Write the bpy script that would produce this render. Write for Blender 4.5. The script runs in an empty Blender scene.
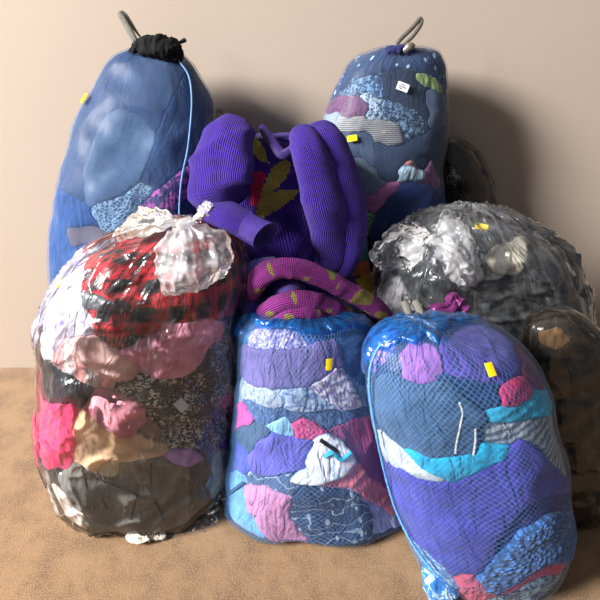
import bpy, math, random
import numpy as np
from mathutils import Vector, Matrix
random.seed(7)
SC = bpy.context.scene
COL = SC.collection
# ------------------------------------------------------------------ camera, world, light, exposure
CAM = np.array((0.0, -1.8, 1.2)); PITCH = math.radians(27.0); F = 576.0
cd = bpy.data.cameras.new('camera'); cam = bpy.data.objects.new('camera', cd); COL.objects.link(cam)
cam.location = CAM; cam.rotation_euler = (math.pi/2 - PITCH, 0, 0)
cd.sensor_width = 36.0; cd.lens = 36.0*F/600.0; cd.clip_start = 0.01
SC.camera = cam
FW = np.array((0, math.cos(PITCH), -math.sin(PITCH))); UPV = np.array((0, math.sin(PITCH), math.cos(PITCH))); RT = np.array((1.0, 0, 0))
world = bpy.data.worlds.new('room_light'); SC.world = world; world.use_nodes = True
bg = world.node_tree.nodes['Background']; bg.inputs[0].default_value = (0.86, 0.90, 1.0, 1); bg.inputs[1].default_value = 0.15
ld = bpy.data.lights.new('window_daylight', 'AREA'); ld.shape = 'RECTANGLE'; ld.size = 2.0; ld.size_y = 2.2; ld.energy = 1560; ld.color = (1.0, 0.975, 0.945)
lo = bpy.data.objects.new('window_daylight', ld); COL.objects.link(lo)
lo.location = (-6.0, -3.5, 4.3)
lo.rotation_euler = (Vector((0.1, -0.35, 0.65)) - lo.location).to_track_quat('-Z', 'Y').to_euler()
SC.view_settings.view_transform = 'Standard'; SC.view_settings.look = 'None'; SC.view_settings.gamma = 1.0
SC.view_settings.use_curve_mapping = False; SC.view_settings.exposure = 0.38
SC.cycles.transparent_max_bounces = 24

# ------------------------------------------------------------------ helpers: projection, noise, objects
def ray(x, y):
    d = FW*F + RT*(x-300.0) + UPV*(300.0-y)
    return d/np.linalg.norm(d)
def at(x, y, Y):                      # point of the place seen at photo position x, y standing at depth Y
    d = ray(x, y); return CAM + d*((Y-CAM[1])/d[1])
def at_floor(x, y, z=0.0):
    d = ray(x, y); return CAM + d*((z-CAM[2])/d[2])
def proj(P):
    q = P-CAM; w = q@FW
    return 300+F*(q@RT)/w, 300-F*(q@UPV)/w
def _h(i, j, k, s):
    n = (i*374761393 + j*668265263 + k*2147483647 + s*144665) & 0xffffffff
    n = ((n ^ (n >> 13))*1274126177) & 0xffffffff
    n = ((n ^ (n >> 16))*2246822519) & 0xffffffff
    return ((n ^ (n >> 15)) & 0xffff)/65535.0
def noise(P, s=0):
    P = np.asarray(P, float); fl = np.floor(P).astype(np.int64); f = P-fl; f = f*f*f*(f*(f*6-15)+10)
    r = 0
    for a in (0, 1):
        for b in (0, 1):
            for c in (0, 1):
                w = (f[..., 0] if a else 1-f[..., 0])*(f[..., 1] if b else 1-f[..., 1])*(f[..., 2] if c else 1-f[..., 2])
                r = r + w*_h(fl[..., 0]+a, fl[..., 1]+b, fl[..., 2]+c, s)
    return r
def fbm(P, s=0, o=3):
    r = 0; t = 0; w = 1.0
    for k in range(o):
        r = r + w*noise(P*(2.0**k)+17.3*k, s+k); t += w; w *= 0.5
    return r/t
def folds(P, seed, across=34.0, along=7.0):
    rs = np.random.RandomState(seed); A = rs.normal(size=(3, 3)); Q, _ = np.linalg.qr(A)
    W = np.stack([noise(P*9+5, seed+1), noise(P*9+25, seed+2), noise(P*9+45, seed+3)], -1)-0.5
    q = (P+W*0.05)@Q*np.array((across, along, along))
    n = noise(q, seed+4); r = (1-np.abs(2*n-1))**1.6
    r2 = 1-np.abs(2*noise(q*2.6+7, seed+5)-1)
    return r*0.75+0.25*r2
def inpoly(x, y, poly):
    r = np.zeros(x.shape, bool); n = len(poly)
    for i in range(n):
        x1, y1 = poly[i]; x2, y2 = poly[i-1]
        if y1 == y2: continue
        c = ((y1 > y) != (y2 > y)) & (x < (x2-x1)*(y-y1)/(y2-y1)+x1)
        r ^= c
    return r
def mesh_obj(name, verts, faces, mat, parent=None, uvs=None, mats=None, midx=None, smooth=True):
    me = bpy.data.meshes.new(name)
    me.from_pydata([tuple(map(float, v)) for v in verts], [], [tuple(map(int, f)) for f in faces])
    if uvs is not None:
        ul = me.uv_layers.new(name='UVMap'); ul.data.foreach_set('uv', np.asarray(uvs, np.float32).ravel())
    for m in (mats or [mat]): me.materials.append(m)
    if midx is not None: me.polygons.foreach_set('material_index', np.asarray(midx, np.int32))
    if smooth: me.polygons.foreach_set('use_smooth', [True]*len(me.polygons))
    me.update()
    o = bpy.data.objects.new(name, me); COL.objects.link(o)
    if parent is not None:
        o.parent = parent; o.matrix_parent_inverse = Matrix.Translation(-Vector(parent.location))
    return o
def tag(o, label=None, cat=None, group=None, kind=None):
    if label: o['label'] = label
    if cat: o['category'] = cat
    if group: o['group'] = group
    if kind: o['kind'] = kind
    return o
def thing(name, loc, label, cat, group=None):
    o = bpy.data.objects.new(name, None); COL.objects.link(o); o.location = tuple(map(float, loc)); o.empty_display_size = 0.05
    return tag(o, label, cat, group)

# ------------------------------------------------------------------ materials
def lin(c):
    return tuple(((v/255)/12.92 if v/255 <= 0.04045 else (((v/255)+0.055)/1.055)**2.4) for v in c)+(1.0,)
class NT:
    def __init__(s, name):
        s.m = bpy.data.materials.new(name); s.m.use_nodes = True; s.t = s.m.node_tree; s.t.nodes.clear()
        s.out = s.t.nodes.new('ShaderNodeOutputMaterial'); s._uv = None
    def n(s, ty, ins=None, **kw):
        nd = s.t.nodes.new('ShaderNode'+ty)
        for k, v in kw.items(): setattr(nd, k, v)
        for k, v in (ins or {}).items(): s.set(nd.inputs[k], v)
        return nd
    def set(s, sock, v):
        if isinstance(v, bpy.types.NodeSocket): s.t.links.new(v, sock)
        else: sock.default_value = v
    def uv(s, rot=0.0, sc=(1, 1, 1)):
        if s._uv is None: s._uv = s.n('TexCoord').outputs['UV']
        if rot == 0 and sc == (1, 1, 1): return s._uv
        m = s.n('Mapping', {'Vector': s._uv, 'Rotation': (0, 0, rot), 'Scale': sc}); return m.outputs[0]
    def obj(s): return s.n('TexCoord').outputs['Object']
    def math(s, op, a, b=0.0, c=0.0, clamp=False):
        nd = s.n('Math', operation=op, use_clamp=clamp); s.set(nd.inputs[0], a); s.set(nd.inputs[1], b); s.set(nd.inputs[2], c); return nd.outputs[0]
    def noise(s, vec, scale, detail=2.0, rough=0.5, dist=0.0):
        return s.n('TexNoise', {'Vector': vec, 'Scale': scale, 'Detail': detail, 'Roughness': rough, 'Distortion': dist}).outputs[0]
    def wave(s, vec, scale, dist=0.0, dscale=1.0, ty='BANDS', dr='X', prof='SIN'):
        nd = s.n('TexWave', {'Vector': vec, 'Scale': scale, 'Distortion': dist, 'Detail Scale': dscale}, wave_type=ty, wave_profile=prof)
        if ty == 'BANDS': nd.bands_direction = dr
        return nd.outputs[1]
    def vor(s, vec, scale, feature='F1', rnd=1.0):
        nd = s.n('TexVoronoi', {'Vector': vec, 'Scale': scale, 'Randomness': rnd}, feature=feature); return nd.outputs[0]
    def step(s, v, lo, hi):
        return s.n('MapRange', {'Value': v, 'From Min': lo, 'From Max': hi, 'To Min': 0.0, 'To Max': 1.0}, interpolation_type='SMOOTHSTEP').outputs[0]
    def mix(s, f, a, b):
        nd = s.n('Mix', data_type='RGBA'); s.set(nd.inputs[0], f); s.set(nd.inputs[6], a); s.set(nd.inputs[7], b); return nd.outputs[2]
    def bump(s, h, dist, strength=1.0):
        return s.n('Bump', {'Height': h, 'Distance': dist, 'Strength': strength}).outputs[0]
    def done(s, sh):
        s.t.links.new(sh, s.out.inputs[0]); return s.m
_mc = {}
def fabric(col, pat='plain', col2=None, sc=1.0, rot=0.0, rough=0.85, sheen=0.1):
    key = (col, pat, col2, sc, rot, rough)
    if key in _mc: return _mc[key]
    t = NT('cloth_'+pat); A = lin(col); A2 = tuple(v*0.72 for v in A[:3])+(1,)
    uv = t.uv(rot); c = t.mix(t.step(t.noise(uv, 30, 4), 0.35, 0.7), A, A2)
    B = lin(col2) if col2 else tuple(min(1, v*1.8+0.05) for v in A[:3])+(1,)
    h = t.noise(uv, 420, 2); bd = 0.0012; spec = 0.25; metal = 0.0
    if pat == 'denim':
        w = t.wave(t.uv(rot+0.8), 260, 1.5); c = t.mix(t.math('MULTIPLY', w, 0.35), c, B); h = w
        c = t.mix(t.math('MULTIPLY', t.step(t.noise(uv, 9*sc, 3), 0.5, 0.8), 0.7), c, B)
    elif pat == 'tartan':
        sx = t.n('SeparateXYZ', {'Vector': uv})
        nz = t.noise(uv, 90, 3)
        def band(v, f, lo, hi):
            fr = t.math('FRACT', t.math('ADD', t.math('MULTIPLY', v, f), t.math('MULTIPLY', nz, 0.22)))
            return t.step(t.math('ABSOLUTE', t.math('SUBTRACT', fr, 0.5)), lo, hi)
        U, V = sx.outputs[0], sx.outputs[1]
        b1 = band(U, 15*sc, 0.22, 0.30); b2 = band(V, 15*sc, 0.22, 0.30); l1 = band(U, 45*sc, 0.2, 0.4); l2 = band(V, 45*sc, 0.2, 0.4)
        k = t.math('MULTIPLY', t.math('ADD', t.math('MULTIPLY', b1, 0.55), t.math('MULTIPLY', b2, 0.55)), t.math('ADD', t.math('MULTIPLY', t.math('MAXIMUM', l1, l2), 0.5), 0.5), clamp=True)
        k = t.math('MULTIPLY', t.math('MULTIPLY', k, 1.25, clamp=True), t.step(t.noise(uv, 70, 3), 0.28, 0.5))
        c = t.mix(k, A, B); h = t.noise(uv, 300, 3); bd = 0.003
    elif pat == 'dots':
        d = t.vor(uv, 42*sc, rnd=0.75); c = t.mix(t.step(d, 0.30, 0.24), c, B)
    elif pat == 'floral':
        m1 = t.step(t.noise(uv, 45*sc, 3, 0.6, 1.2), 0.5, 0.56); c = t.mix(m1, c, B)
    elif pat == 'leaf':
        d = t.vor(t.uv(rot+0.6, (1, 0.42, 1)), 52*sc); m1 = t.step(d, 0.26, 0.2)
        w = t.wave(uv, 9*sc, 9.0, 2.0, 'RINGS'); m2 = t.step(w, 0.955, 0.985)
        c = t.mix(t.math('MULTIPLY', t.math('MAXIMUM', m1, t.math('MULTIPLY', m2, 0.8)), 0.85), c, B)
    elif pat == 'swirl':
        w = t.wave(uv, 14*sc, 9.0, 3.0, 'RINGS'); c = t.mix(t.step(w, 0.55, 0.85), c, B)
    elif pat == 'stripe':
        w = t.wave(uv, 16*sc, 3.0, 2.0); c = t.mix(t.step(w, 0.45, 0.6), c, B)
    elif pat == 'rib':
        w = t.wave(uv, 90*sc); c = t.mix(t.math('MULTIPLY', t.step(w, 0.5, 0.1), 0.35), c, (0.02, 0.02, 0.02, 1)); h = w; bd = 0.004
    elif pat == 'sequin':
        d = t.n('TexVoronoi', {'Vector': uv, 'Scale': 230*sc}); r = t.n('SeparateColor', {'Color': d.outputs['Color']}).outputs[0]
        msk = t.step(t.noise(uv, 22, 3), 0.36, 0.6)
        c = t.mix(t.math('MULTIPLY', t.step(r, 0.64, 0.68), msk), A, B); h = d.outputs[0]; bd = 0.004; rough = 0.4; spec = 0.6
    elif pat == 'crochet':
        d = t.vor(uv, 110*sc); c = t.mix(t.step(d, 0.1, 0.55), c, tuple(v*0.3 for v in A[:3])+(1,)); h = t.math('SUBTRACT', 1.0, d); bd = 0.006
    elif pat == 'knitpatch':
        w = t.wave(t.uv(rot), 62, 0.6, 4.0); w2 = t.wave(t.uv(rot), 95, 2.5, 2.0, 'BANDS', 'Y'); h = t.math('ADD', w, t.math('MULTIPLY', w2, 0.6)); bd = 0.004
        m1 = t.step(t.noise(t.uv(rot, (0.5, 1, 1)), 24*sc, 2, 0.4, 0.3), 0.56, 0.59); c = t.mix(m1, c, B)
        c = t.mix(t.math('MULTIPLY', t.step(w, 0.5, 0.0), 0.45), c, (0.02, 0.01, 0.03, 1)); sheen = 0.05
    elif pat == 'knit':
        w = t.wave(t.uv(rot), 62*sc, 0.6, 4.0); w2 = t.wave(t.uv(rot), 95*sc, 2.5, 2.0, 'BANDS', 'Y')
        h = t.math('ADD', w, t.math('MULTIPLY', w2, 0.6)); bd = 0.0028
        c = t.mix(t.math('MULTIPLY', t.step(w, 0.45, 0.0), 0.2), c, tuple(v*0.4 for v in A[:3])+(1,)); sheen = 0.08
    elif pat == 'satin':
        rough = 0.35; spec = 0.5; sheen = 0.0; h = t.noise(uv, 60, 2); bd = 0.003
    elif pat == 'lace':
        d = t.vor(uv, 120*sc, 'DISTANCE_TO_EDGE'); c = t.mix(t.step(d, 0.12, 0.05), c, B); h = d; bd = 0.002
    elif pat == 'flowerprint':
        d = t.vor(uv, 24*sc, rnd=0.9); m1 = t.math('MULTIPLY', t.step(d, 0.26, 0.2), t.step(t.noise(uv, 240, 2), 0.5, 0.56)); c = t.mix(m1, c, B)
    c = t.mix(t.math('MULTIPLY', t.noise(uv, 700, 1), 0.12), c, (0, 0, 0, 1))
    q1 = t.math('ABSOLUTE', t.math('SUBTRACT', t.noise(t.uv(rot+0.7+col[0]*0.05, (1, 0.42, 1)), 19, 2, 0.45, 1.2), 0.5))
    q2 = t.math('ABSOLUTE', t.math('SUBTRACT', t.noise(t.uv(rot+2.2+col[1]*0.05, (1, 0.5, 1)), 34, 2, 0.45, 0.8), 0.5))
    crk = t.bump(t.math('ADD', t.step(q1, 0.0, 0.13), t.math('MULTIPLY', t.step(q2, 0.0, 0.12), 0.4)), 0.0036 if pat not in ('knit', 'knitpatch', 'rib', 'crochet') else 0.0008, 0.8)
    p = t.n('BsdfPrincipled', {'Base Color': c, 'Roughness': rough, 'Normal': t.n('Bump', {'Height': h, 'Distance': bd, 'Strength': 0.8, 'Normal': crk}).outputs[0], 'Specular IOR Level': spec,
            'Sheen Weight': sheen, 'Sheen Roughness': 0.6})
    _mc[key] = t.done(p.outputs[0]); return _mc[key]
def plain(name, col, rough=0.5, spec=0.4, metal=0.0, bumpsc=0):
    key = ('p', name, col)
    if key in _mc: return _mc[key]
    t = NT(name); v = t.obj(); A = lin(col)
    c = t.mix(t.noise(v, 60, 3), A, tuple(x*0.8 for x in A[:3])+(1,))
    ins = {'Base Color': c, 'Roughness': rough, 'Specular IOR Level': spec, 'Metallic': metal}
    if bumpsc: ins['Normal'] = t.bump(t.noise(v, bumpsc, 3), 0.003)
    _mc[key] = t.done(t.n('BsdfPrincipled', ins).outputs[0]); return _mc[key]
def film_mat(name, milk=0.08, milk_hi=0.35, tint=(0.97, 0.98, 1.0), colour=(235, 238, 242), rough=0.22, gl=1.5):
    t = NT(name); uv = t.uv(0.25, (1, 0.10, 1))
    cre = t.noise(uv, 42, 3, 0.55, 0.6); ridge = t.math('ABSOLUTE', t.math('SUBTRACT', cre, 0.5))
    cr = t.math('MULTIPLY', t.step(ridge, 0.012, 0.0), t.step(t.noise(t.uv(), 12, 2), 0.45, 0.65))
    fac = t.math('ADD', t.math('MULTIPLY', milk, t.math('ADD', t.step(t.noise(t.uv(), 38, 3), 0.35, 0.65), 0.45)), t.math('MULTIPLY', cr, milk_hi-milk), clamp=True)
    nb = t.bump(t.math('ADD', cre, t.math('MULTIPLY', t.noise(t.uv(), 90, 2), 0.25)), 0.0045, 0.9)
    tr = t.n('BsdfTransparent', {'Color': tint+(1,)}).outputs[0]
    df = t.n('MixShader', {0: 0.5, 1: t.n('BsdfDiffuse', {'Color': lin(colour), 'Normal': nb}).outputs[0], 2: t.n('BsdfTranslucent', {'Color': lin(colour), 'Normal': nb}).outputs[0]}).outputs[0]
    gs = t.n('BsdfGlossy', {'Color': (1, 1, 1, 1), 'Roughness': rough, 'Normal': nb}).outputs[0]
    fr = t.math('MULTIPLY', t.n('Fresnel', {'IOR': 1.35}).outputs[0], gl, clamp=True)
    m1 = t.n('MixShader', {0: fac, 1: tr, 2: df}).outputs[0]
    return t.done(t.n('MixShader', {0: fr, 1: m1, 2: gs}).outputs[0])
def net_mat(name, col, tint, cell=0.0105, cover=0.55, haze=0.06, asp=0.8, gl=0.09, width=0.17):
    t = NT(name); sx = t.n('SeparateXYZ', {'Vector': t.uv()}); U, V = sx.outputs[0], sx.outputs[1]
    wob = t.math('MULTIPLY', t.math('SUBTRACT', t.noise(t.uv(), 14, 2), 0.5), 0.8)
    a = t.math('ADD', t.math('MULTIPLY', U, 1/cell), wob); b = t.math('MULTIPLY', V, asp/cell)
    def line(v): return t.step(t.math('ABSOLUTE', t.math('SUBTRACT', t.math('FRACT', v), 0.5)), width, width*0.35)
    s = t.math('MAXIMUM', line(t.math('ADD', a, b)), line(t.math('SUBTRACT', a, b)))
    fz = t.step(t.noise(t.uv(), 24, 3), 0.35, 0.7)
    fac = t.math('ADD', haze, t.math('MULTIPLY', s, cover), clamp=True)
    nb = t.bump(t.math('ADD', t.math('MULTIPLY', s, 0.25), t.math('MULTIPLY', t.noise(t.uv(), 130, 3), 0.9)), 0.0016, 0.9)
    tr = t.n('BsdfTransparent', {'Color': tint+(1,)}).outputs[0]
    df = t.n('BsdfPrincipled', {'Base Color': t.mix(fz, lin(col), tuple(min(1, v*1.25+0.02) for v in lin(col)[:3])+(1,)), 'Roughness': 0.3, 'Specular IOR Level': 0.7, 'Normal': nb}).outputs[0]
    gs = t.n('BsdfGlossy', {'Color': (1, 1, 1, 1), 'Roughness': 0.34, 'Normal': nb}).outputs[0]
    fr = t.math('MULTIPLY', t.n('Fresnel', {'IOR': 1.3}).outputs[0], gl*3, clamp=True)
    m1 = t.n('MixShader', {0: fac, 1: tr, 2: df}).outputs[0]
    return t.done(t.n('MixShader', {0: fr, 1: m1, 2: gs}).outputs[0])

# ------------------------------------------------------------------ the setting
t = NT('painted_wall'); v = t.obj()
c = t.mix(t.noise(v, 1.4, 3), lin((172, 157, 143)), lin((166, 150, 136)))
wallm = t.done(t.n('BsdfPrincipled', {'Base Color': c, 'Roughness': 0.8, 'Normal': t.bump(t.noise(v, 140, 3), 0.0006, 0.3)}).outputs[0])
t = NT('brown_carpet'); v = t.obj()
c = t.mix(t.step(t.noise(v, 11, 4, 0.6), 0.35, 0.68), lin((140, 108, 74)), lin((104, 77, 51)))
c = t.mix(t.step(t.noise(v, 260, 2), 0.4, 0.7), c, lin((150, 120, 86)))
carp = t.done(t.n('BsdfPrincipled', {'Base Color': c, 'Roughness': 0.95, 'Sheen Weight': 0.2, 'Normal': t.bump(t.math('ADD', t.noise(v, 330, 3), t.noise(v, 40, 3)), 0.004, 0.6)}).outputs[0])
def slab(name, x0, x1, y0, y1, z0, z1, m):
    vs = [(x, y, z) for x in (x0, x1) for y in (y0, y1) for z in (z0, z1)]
    fs = [(0, 1, 3, 2), (4, 6, 7, 5), (0, 4, 5, 1), (2, 3, 7, 6), (0, 2, 6, 4), (1, 5, 7, 3)]
    return mesh_obj(name, vs, fs, m, smooth=False)
tag(slab('floor', -2.6, 2.6, -3.4, 0.1, -0.1, 0.0, carp), 'brown carpet the bags stand on', None, kind='structure')
tag(slab('wall_back', -2.6, 2.6, 0.0, 0.1, 0.0, 2.6, wallm), 'plain beige painted wall behind the bags', None, kind='structure')

# ------------------------------------------------------------------ sack generator
class Sack:
    def __init__(s, rows, Y0, lean=6, kd=0.7, fwd=0.0, nseg=140, nrow=110, lump=0.012, seed=1, sq=2.3, maxb=0.155):
        le = math.radians(lean); nrm = np.array((0, -math.cos(le), math.sin(le))); p0 = np.array((0, Y0, 0.0))
        C = []; a = []
        for (y, xl, xr) in rows:
            d = ray((xl+xr)/2, y); k = ((p0-CAM)@nrm)/(d@nrm); c = CAM+d*k
            C.append(c); a.append((xr-xl)/2*((c-CAM)@FW)/F)
        C = np.array(C); a = np.array(a)
        keep = C[:, 2] > 0.012; C = C[keep]; a = a[keep]
        # carry the sack down to the floor and close it at both ends
        if len(C) > 1:
            last = C[-1].copy(); nxt = last.copy(); nxt[2] = 0.005; nxt[1] = Y0
            if last[2] > 0.02:
                C = np.vstack([C, nxt]); a = np.append(a, a[-1]*0.93)
        seg = np.linalg.norm(np.diff(C, axis=0), axis=1)+np.abs(np.diff(a)); T = np.concatenate([[0], np.cumsum(seg)])
        ts = np.linspace(0, T[-1], nrow-12); Ci = np.stack([np.interp(ts, T, C[:, k]) for k in range(3)], 1); ai = np.interp(ts, T, a)
        for _ in range(3):
            Ci[1:-1] = (Ci[:-2]+2*Ci[1:-1]+Ci[2:])/4; ai[1:-1] = (ai[:-2]+2*ai[1:-1]+ai[2:])/4
        top = np.linspace(0.03, 0.85, 6); bot = np.linspace(0.92, 0.03, 6)
        Ct = np.repeat(Ci[:1], 6, 0); Cb = np.repeat(Ci[-1:], 6, 0)
        Ci = np.vstack([Ct, Ci, Cb]); ai = np.concatenate([ai[0]*top, ai, ai[-1]*bot])
        b = np.minimum(ai*kd, maxb); n = len(ai)
        w = np.clip(1-np.linspace(0, 1, n)/0.45, 0, 1)**1.5
        th = np.linspace(0, 2*np.pi, nseg+1)+np.pi/2            # seam at the back (toward the wall)
        cs, sn = np.cos(th), np.sin(th); ex = 2.0/sq
        cx = np.sign(cs)*np.abs(cs)**ex; sy = -np.sign(sn)*np.abs(sn)**ex
        P = Ci[:, None, :]+ai[:, None, None]*cx[None, :, None]*RT+(b[:, None]*sy[None, :]+fwd*w[:, None])[..., None]*nrm
        s.nr, s.ns = n, nseg
        N = s.normals(P)
        if lump:
            edge = np.clip(np.minimum(np.arange(n), 10)/10.0, 0, 1)[:, None]
            P = P+N*((fbm(P*9.0, seed, 2)-0.5)*2*lump*edge)[..., None]
        P[..., 2] = np.maximum(P[..., 2], 0.006); P[..., 1] = np.minimum(P[..., 1], -0.018)
        P[:, -1] = P[:, 0]
        s.P = P; s.N = s.normals(P); s.a = ai; s.seed = seed
        dr = np.linalg.norm(np.diff(P[:, nseg//2], axis=0), axis=1); s.V = -np.concatenate([[0], np.cumsum(dr)]); s.du = 2*np.pi*np.max(ai)*0.85/nseg
        s.base = np.array((Ci[-1][0], Ci[-1][1], 0.0))
        px, py = proj(P); s.px, s.py = px, py
        cP = (P[:-1, :-1]+P[1:, 1:]+P[1:, :-1]+P[:-1, 1:])/4; cN = (s.N[:-1, :-1]+s.N[1:, 1:])/2
        s.cx, s.cy = proj(cP); s.front = np.einsum('ijk,ijk->ij', cN, CAM-cP) > 0.0
        s.cP, s.cN = cP, cN
    def normals(s, P):
        di = np.gradient(P, axis=0); dj = np.gradient(P, axis=1)
        dj[:, 0] = dj[:, -1] = P[:, 1]-P[:, -2]
        N = np.cross(dj, di); L = np.linalg.norm(N, axis=2, keepdims=True); N = N/np.maximum(L, 1e-9)
        ce = P.mean(axis=1, keepdims=True); fl = np.sign(np.mean(np.einsum('ijk,ijk->ij', N[20:-20], (P-ce)[20:-20]))); N = N*fl
        m = N[5].mean(0); N[:5] = m/np.linalg.norm(m); N[-5:] = (0, 0, -1)
        return N
    def labels(s, polys):
        L = -np.ones(s.front.shape, int); L[s.front] = 0
        wx = s.cx+(fbm(s.cP*48, s.seed+80, 2)-0.5)*7.0; wy = s.cy+(fbm(s.cP*48+9, s.seed+81, 2)-0.5)*7.0   # uneven hems
        for k, p in enumerate(polys):
            if p is None: continue
            L[s.front & inpoly(wx, wy, p)] = k
        L = s.single(L, False)
        for _ in range(400):                                    # what faces away carries on from what is in view
            e = L < 0
            if not e.any(): break
            Lp = np.pad(L, ((1, 1), (1, 1)), constant_values=-1)
            nb = np.stack([Lp[1:-1, :-2], Lp[1:-1, 2:], Lp[:-2, 1:-1], Lp[2:, 1:-1]])
            r = np.where(nb[0] >= 0, nb[0], np.where(nb[1] >= 0, nb[1], np.where(nb[2] >= 0, nb[2], nb[3])))
            L = np.where(e, r, L)
        L = s.single(L); s.L = L
        # smooth the border curves between pieces
        nr, ns = s.nr, s.ns
        I, J = np.meshgrid(np.arange(nr, dtype=float), np.arange(ns+1, dtype=float), indexing='ij')
        Lp = np.pad(L, 1, mode='edge')
        eh = Lp[:-1, 1:] != Lp[1:, 1:]; eh = eh[:, :ns]            # grid edge (i,j)-(i,j+1) separates rows
        ev = (Lp[1:, :-1] != Lp[1:, 1:])[:nr-1, :]                 # grid edge (i,j)-(i+1,j)
        eh[0] = eh[-1] = False; ev[:, 0] = ev[:, -1] = False
        cnt = np.zeros((nr, ns+1)); cnt[:, :-1] += eh; cnt[:, 1:] += eh; cnt[:-1] += ev; cnt[1:] += ev
        bmask = (cnt >= 2)
        for _ in range(6):
            for X in (I, J):
                S = np.zeros_like(X); S[:, :-1] += eh*X[:, 1:]; S[:, 1:] += eh*X[:, :-1]; S[:-1] += ev*X[1:]; S[1:] += ev*X[:-1]
                X[bmask] = (0.4*X+0.6*S/np.maximum(cnt, 1))[bmask]
        inn = cnt == 0; inn[0] = inn[-1] = False; inn[:, 0] = inn[:, -1] = False
        for _ in range(6):
            for X in (I, J):
                A = X.copy(); A[1:-1, 1:-1] = (X[:-2, 1:-1]+X[2:, 1:-1]+X[1:-1, :-2]+X[1:-1, 2:])/4
                X[inn] = A[inn]
        s.I, s.J = I, J
        i0 = np.clip(np.floor(I).astype(int), 0, nr-2); j0 = np.clip(np.floor(J).astype(int), 0, ns-1); fi = (I-i0)[..., None]; fj = (J-j0)[..., None]
        bl = lambda G: G[i0, j0]*(1-fi)*(1-fj)+G[i0+1, j0]*fi*(1-fj)+G[i0, j0+1]*(1-fi)*fj+G[i0+1, j0+1]*fi*fj
        s.SP = bl(s.P); N = bl(s.N); s.SN = N/np.maximum(np.linalg.norm(N, axis=2, keepdims=True), 1e-9)
    def single(s, L, refill=True):                                           # every garment is one connected piece
        bad = np.zeros(L.shape, bool)
        for k in np.unique(L[L >= 0]):
            M = L == k; comp = np.where(M, np.arange(L.size).reshape(L.shape)+1, 0)
            while True:
                p = np.pad(comp, 1); n = np.maximum.reduce([comp, p[:-2, 1:-1], p[2:, 1:-1], p[1:-1, :-2], p[1:-1, 2:]]); n = np.where(M, n, 0)
                if (n == comp).all(): break
                comp = n
            ids, cn = np.unique(comp[M], return_counts=True)
            bad |= M & (comp != ids[np.argmax(cn)])
        L = np.where(bad, -1, L)
        if not refill: return L
        for it in range(400):
            e = L < 0
            if not e.any(): break
            Lp = np.pad(L, 1, constant_values=-1); nb = [Lp[1:-1, :-2], Lp[:-2, 1:-1], Lp[1:-1, 2:], Lp[2:, 1:-1]]; nb = nb[it % 4:]+nb[:it % 4]
            L = np.where(e, nb[0], L); e = L < 0
            L = np.where(e, nb[2], L)
        return L
    def piece(s, k, name, mat, off=0.0, fold=0.008, across=44, along=9, depth=0.006, skirt=0.025, parent=None, mats=None, midx_fn=None, soft=1.3):
        M = s.L == k
        if M.sum() < 4: return None
        nr, ns = s.nr, s.ns
        full = np.zeros((nr, ns+1), bool); any_ = full.copy(); Mp = np.pad(M, 1)
        q = [Mp[:-1, :-1], Mp[1:, :-1], Mp[:-1, 1:], Mp[1:, 1:]]
        any_ = q[0] | q[1] | q[2] | q[3]; ins = q[0] & q[1] & q[2] & q[3]
        ins[0] = any_[0]; ins[-1] = any_[-1]
        d = np.zeros((nr, ns+1)); cur = ins.copy(); 
        for _ in range(14):
            d += cur; p = np.pad(cur, 1, mode='edge'); cur = cur & p[:-2, 1:-1] & p[2:, 1:-1] & p[1:-1, :-2] & p[1:-1, 2:]
        for _ in range(2):
            dp = np.pad(d, 1, mode='edge'); d = (dp[:-2, 1:-1]+dp[2:, 1:-1]+dp[1:-1, :-2]+dp[1:-1, 2:]+2*d)/6
        fo = folds(s.SP, s.seed*31+k*7+3, across, along) if fold else 0.0
        dm = d*s.du/0.0042
        h = off-depth*np.exp(-dm/soft)-(fold*(1-fo)*(1-np.exp(-dm/2.5)) if fold else 0)
        Q = s.SP+s.SN*h[..., None]; Q[..., 2] = np.maximum(Q[..., 2], 0.004)
        idx = -np.ones((nr, ns+1), int); sel = any_; idx[sel] = np.arange(sel.sum()); V = list(Q[sel])
        fi, fj = np.nonzero(M); fa = np.stack([idx[fi, fj], idx[fi+1, fj], idx[fi+1, fj+1], idx[fi, fj+1]], 1)
        uvI = s.V[np.clip(np.round(s.I).astype(int), 0, nr-1)]; 
        UV = np.stack([s.J*s.du, np.interp(s.I, np.arange(nr), s.V)], -1)
        uvs = [np.stack([UV[fi, fj], UV[fi+1, fj], UV[fi+1, fj+1], UV[fi, fj+1]], 1).reshape(-1, 2)]
        faces = list(fa); mi = list(midx_fn(fi, fj)) if midx_fn else None
        if skirt:                                                # turned-in edge: the cloth goes on into the bag
            lo = {}; inn = s.SP-s.SN*(skirt+depth)
            def low(i, j):
                if (i, j) not in lo:
                    lo[(i, j)] = len(V); p = inn[i, j].copy(); p[2] = max(p[2], 0.004); V.append(p)
                return lo[(i, j)]
            su = []
            for a in range(len(fi)):
                i, j = fi[a], fj[a]
                for (di, dj, e) in ((-1, 0, ((i, j+1), (i, j))), (1, 0, ((i+1, j), (i+1, j+1))), (0, -1, ((i, j), (i+1, j))), (0, 1, ((i+1, j+1), (i, j+1)))):
                    ii, jj = i+di, j+dj
                    if 0 <= ii < nr-1 and 0 <= jj < ns and not M[ii, jj]:
                        A, B = e; faces.append((idx[B], idx[A], low(*A), low(*B))); su += [UV[B], UV[A], UV[A], UV[B]]
                        if mi is not None: mi.append(mi[a])
            if su: uvs.append(np.array(su))
        return mesh_obj(name, V, faces, mat, parent, np.concatenate(uvs), mats, mi)
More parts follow.
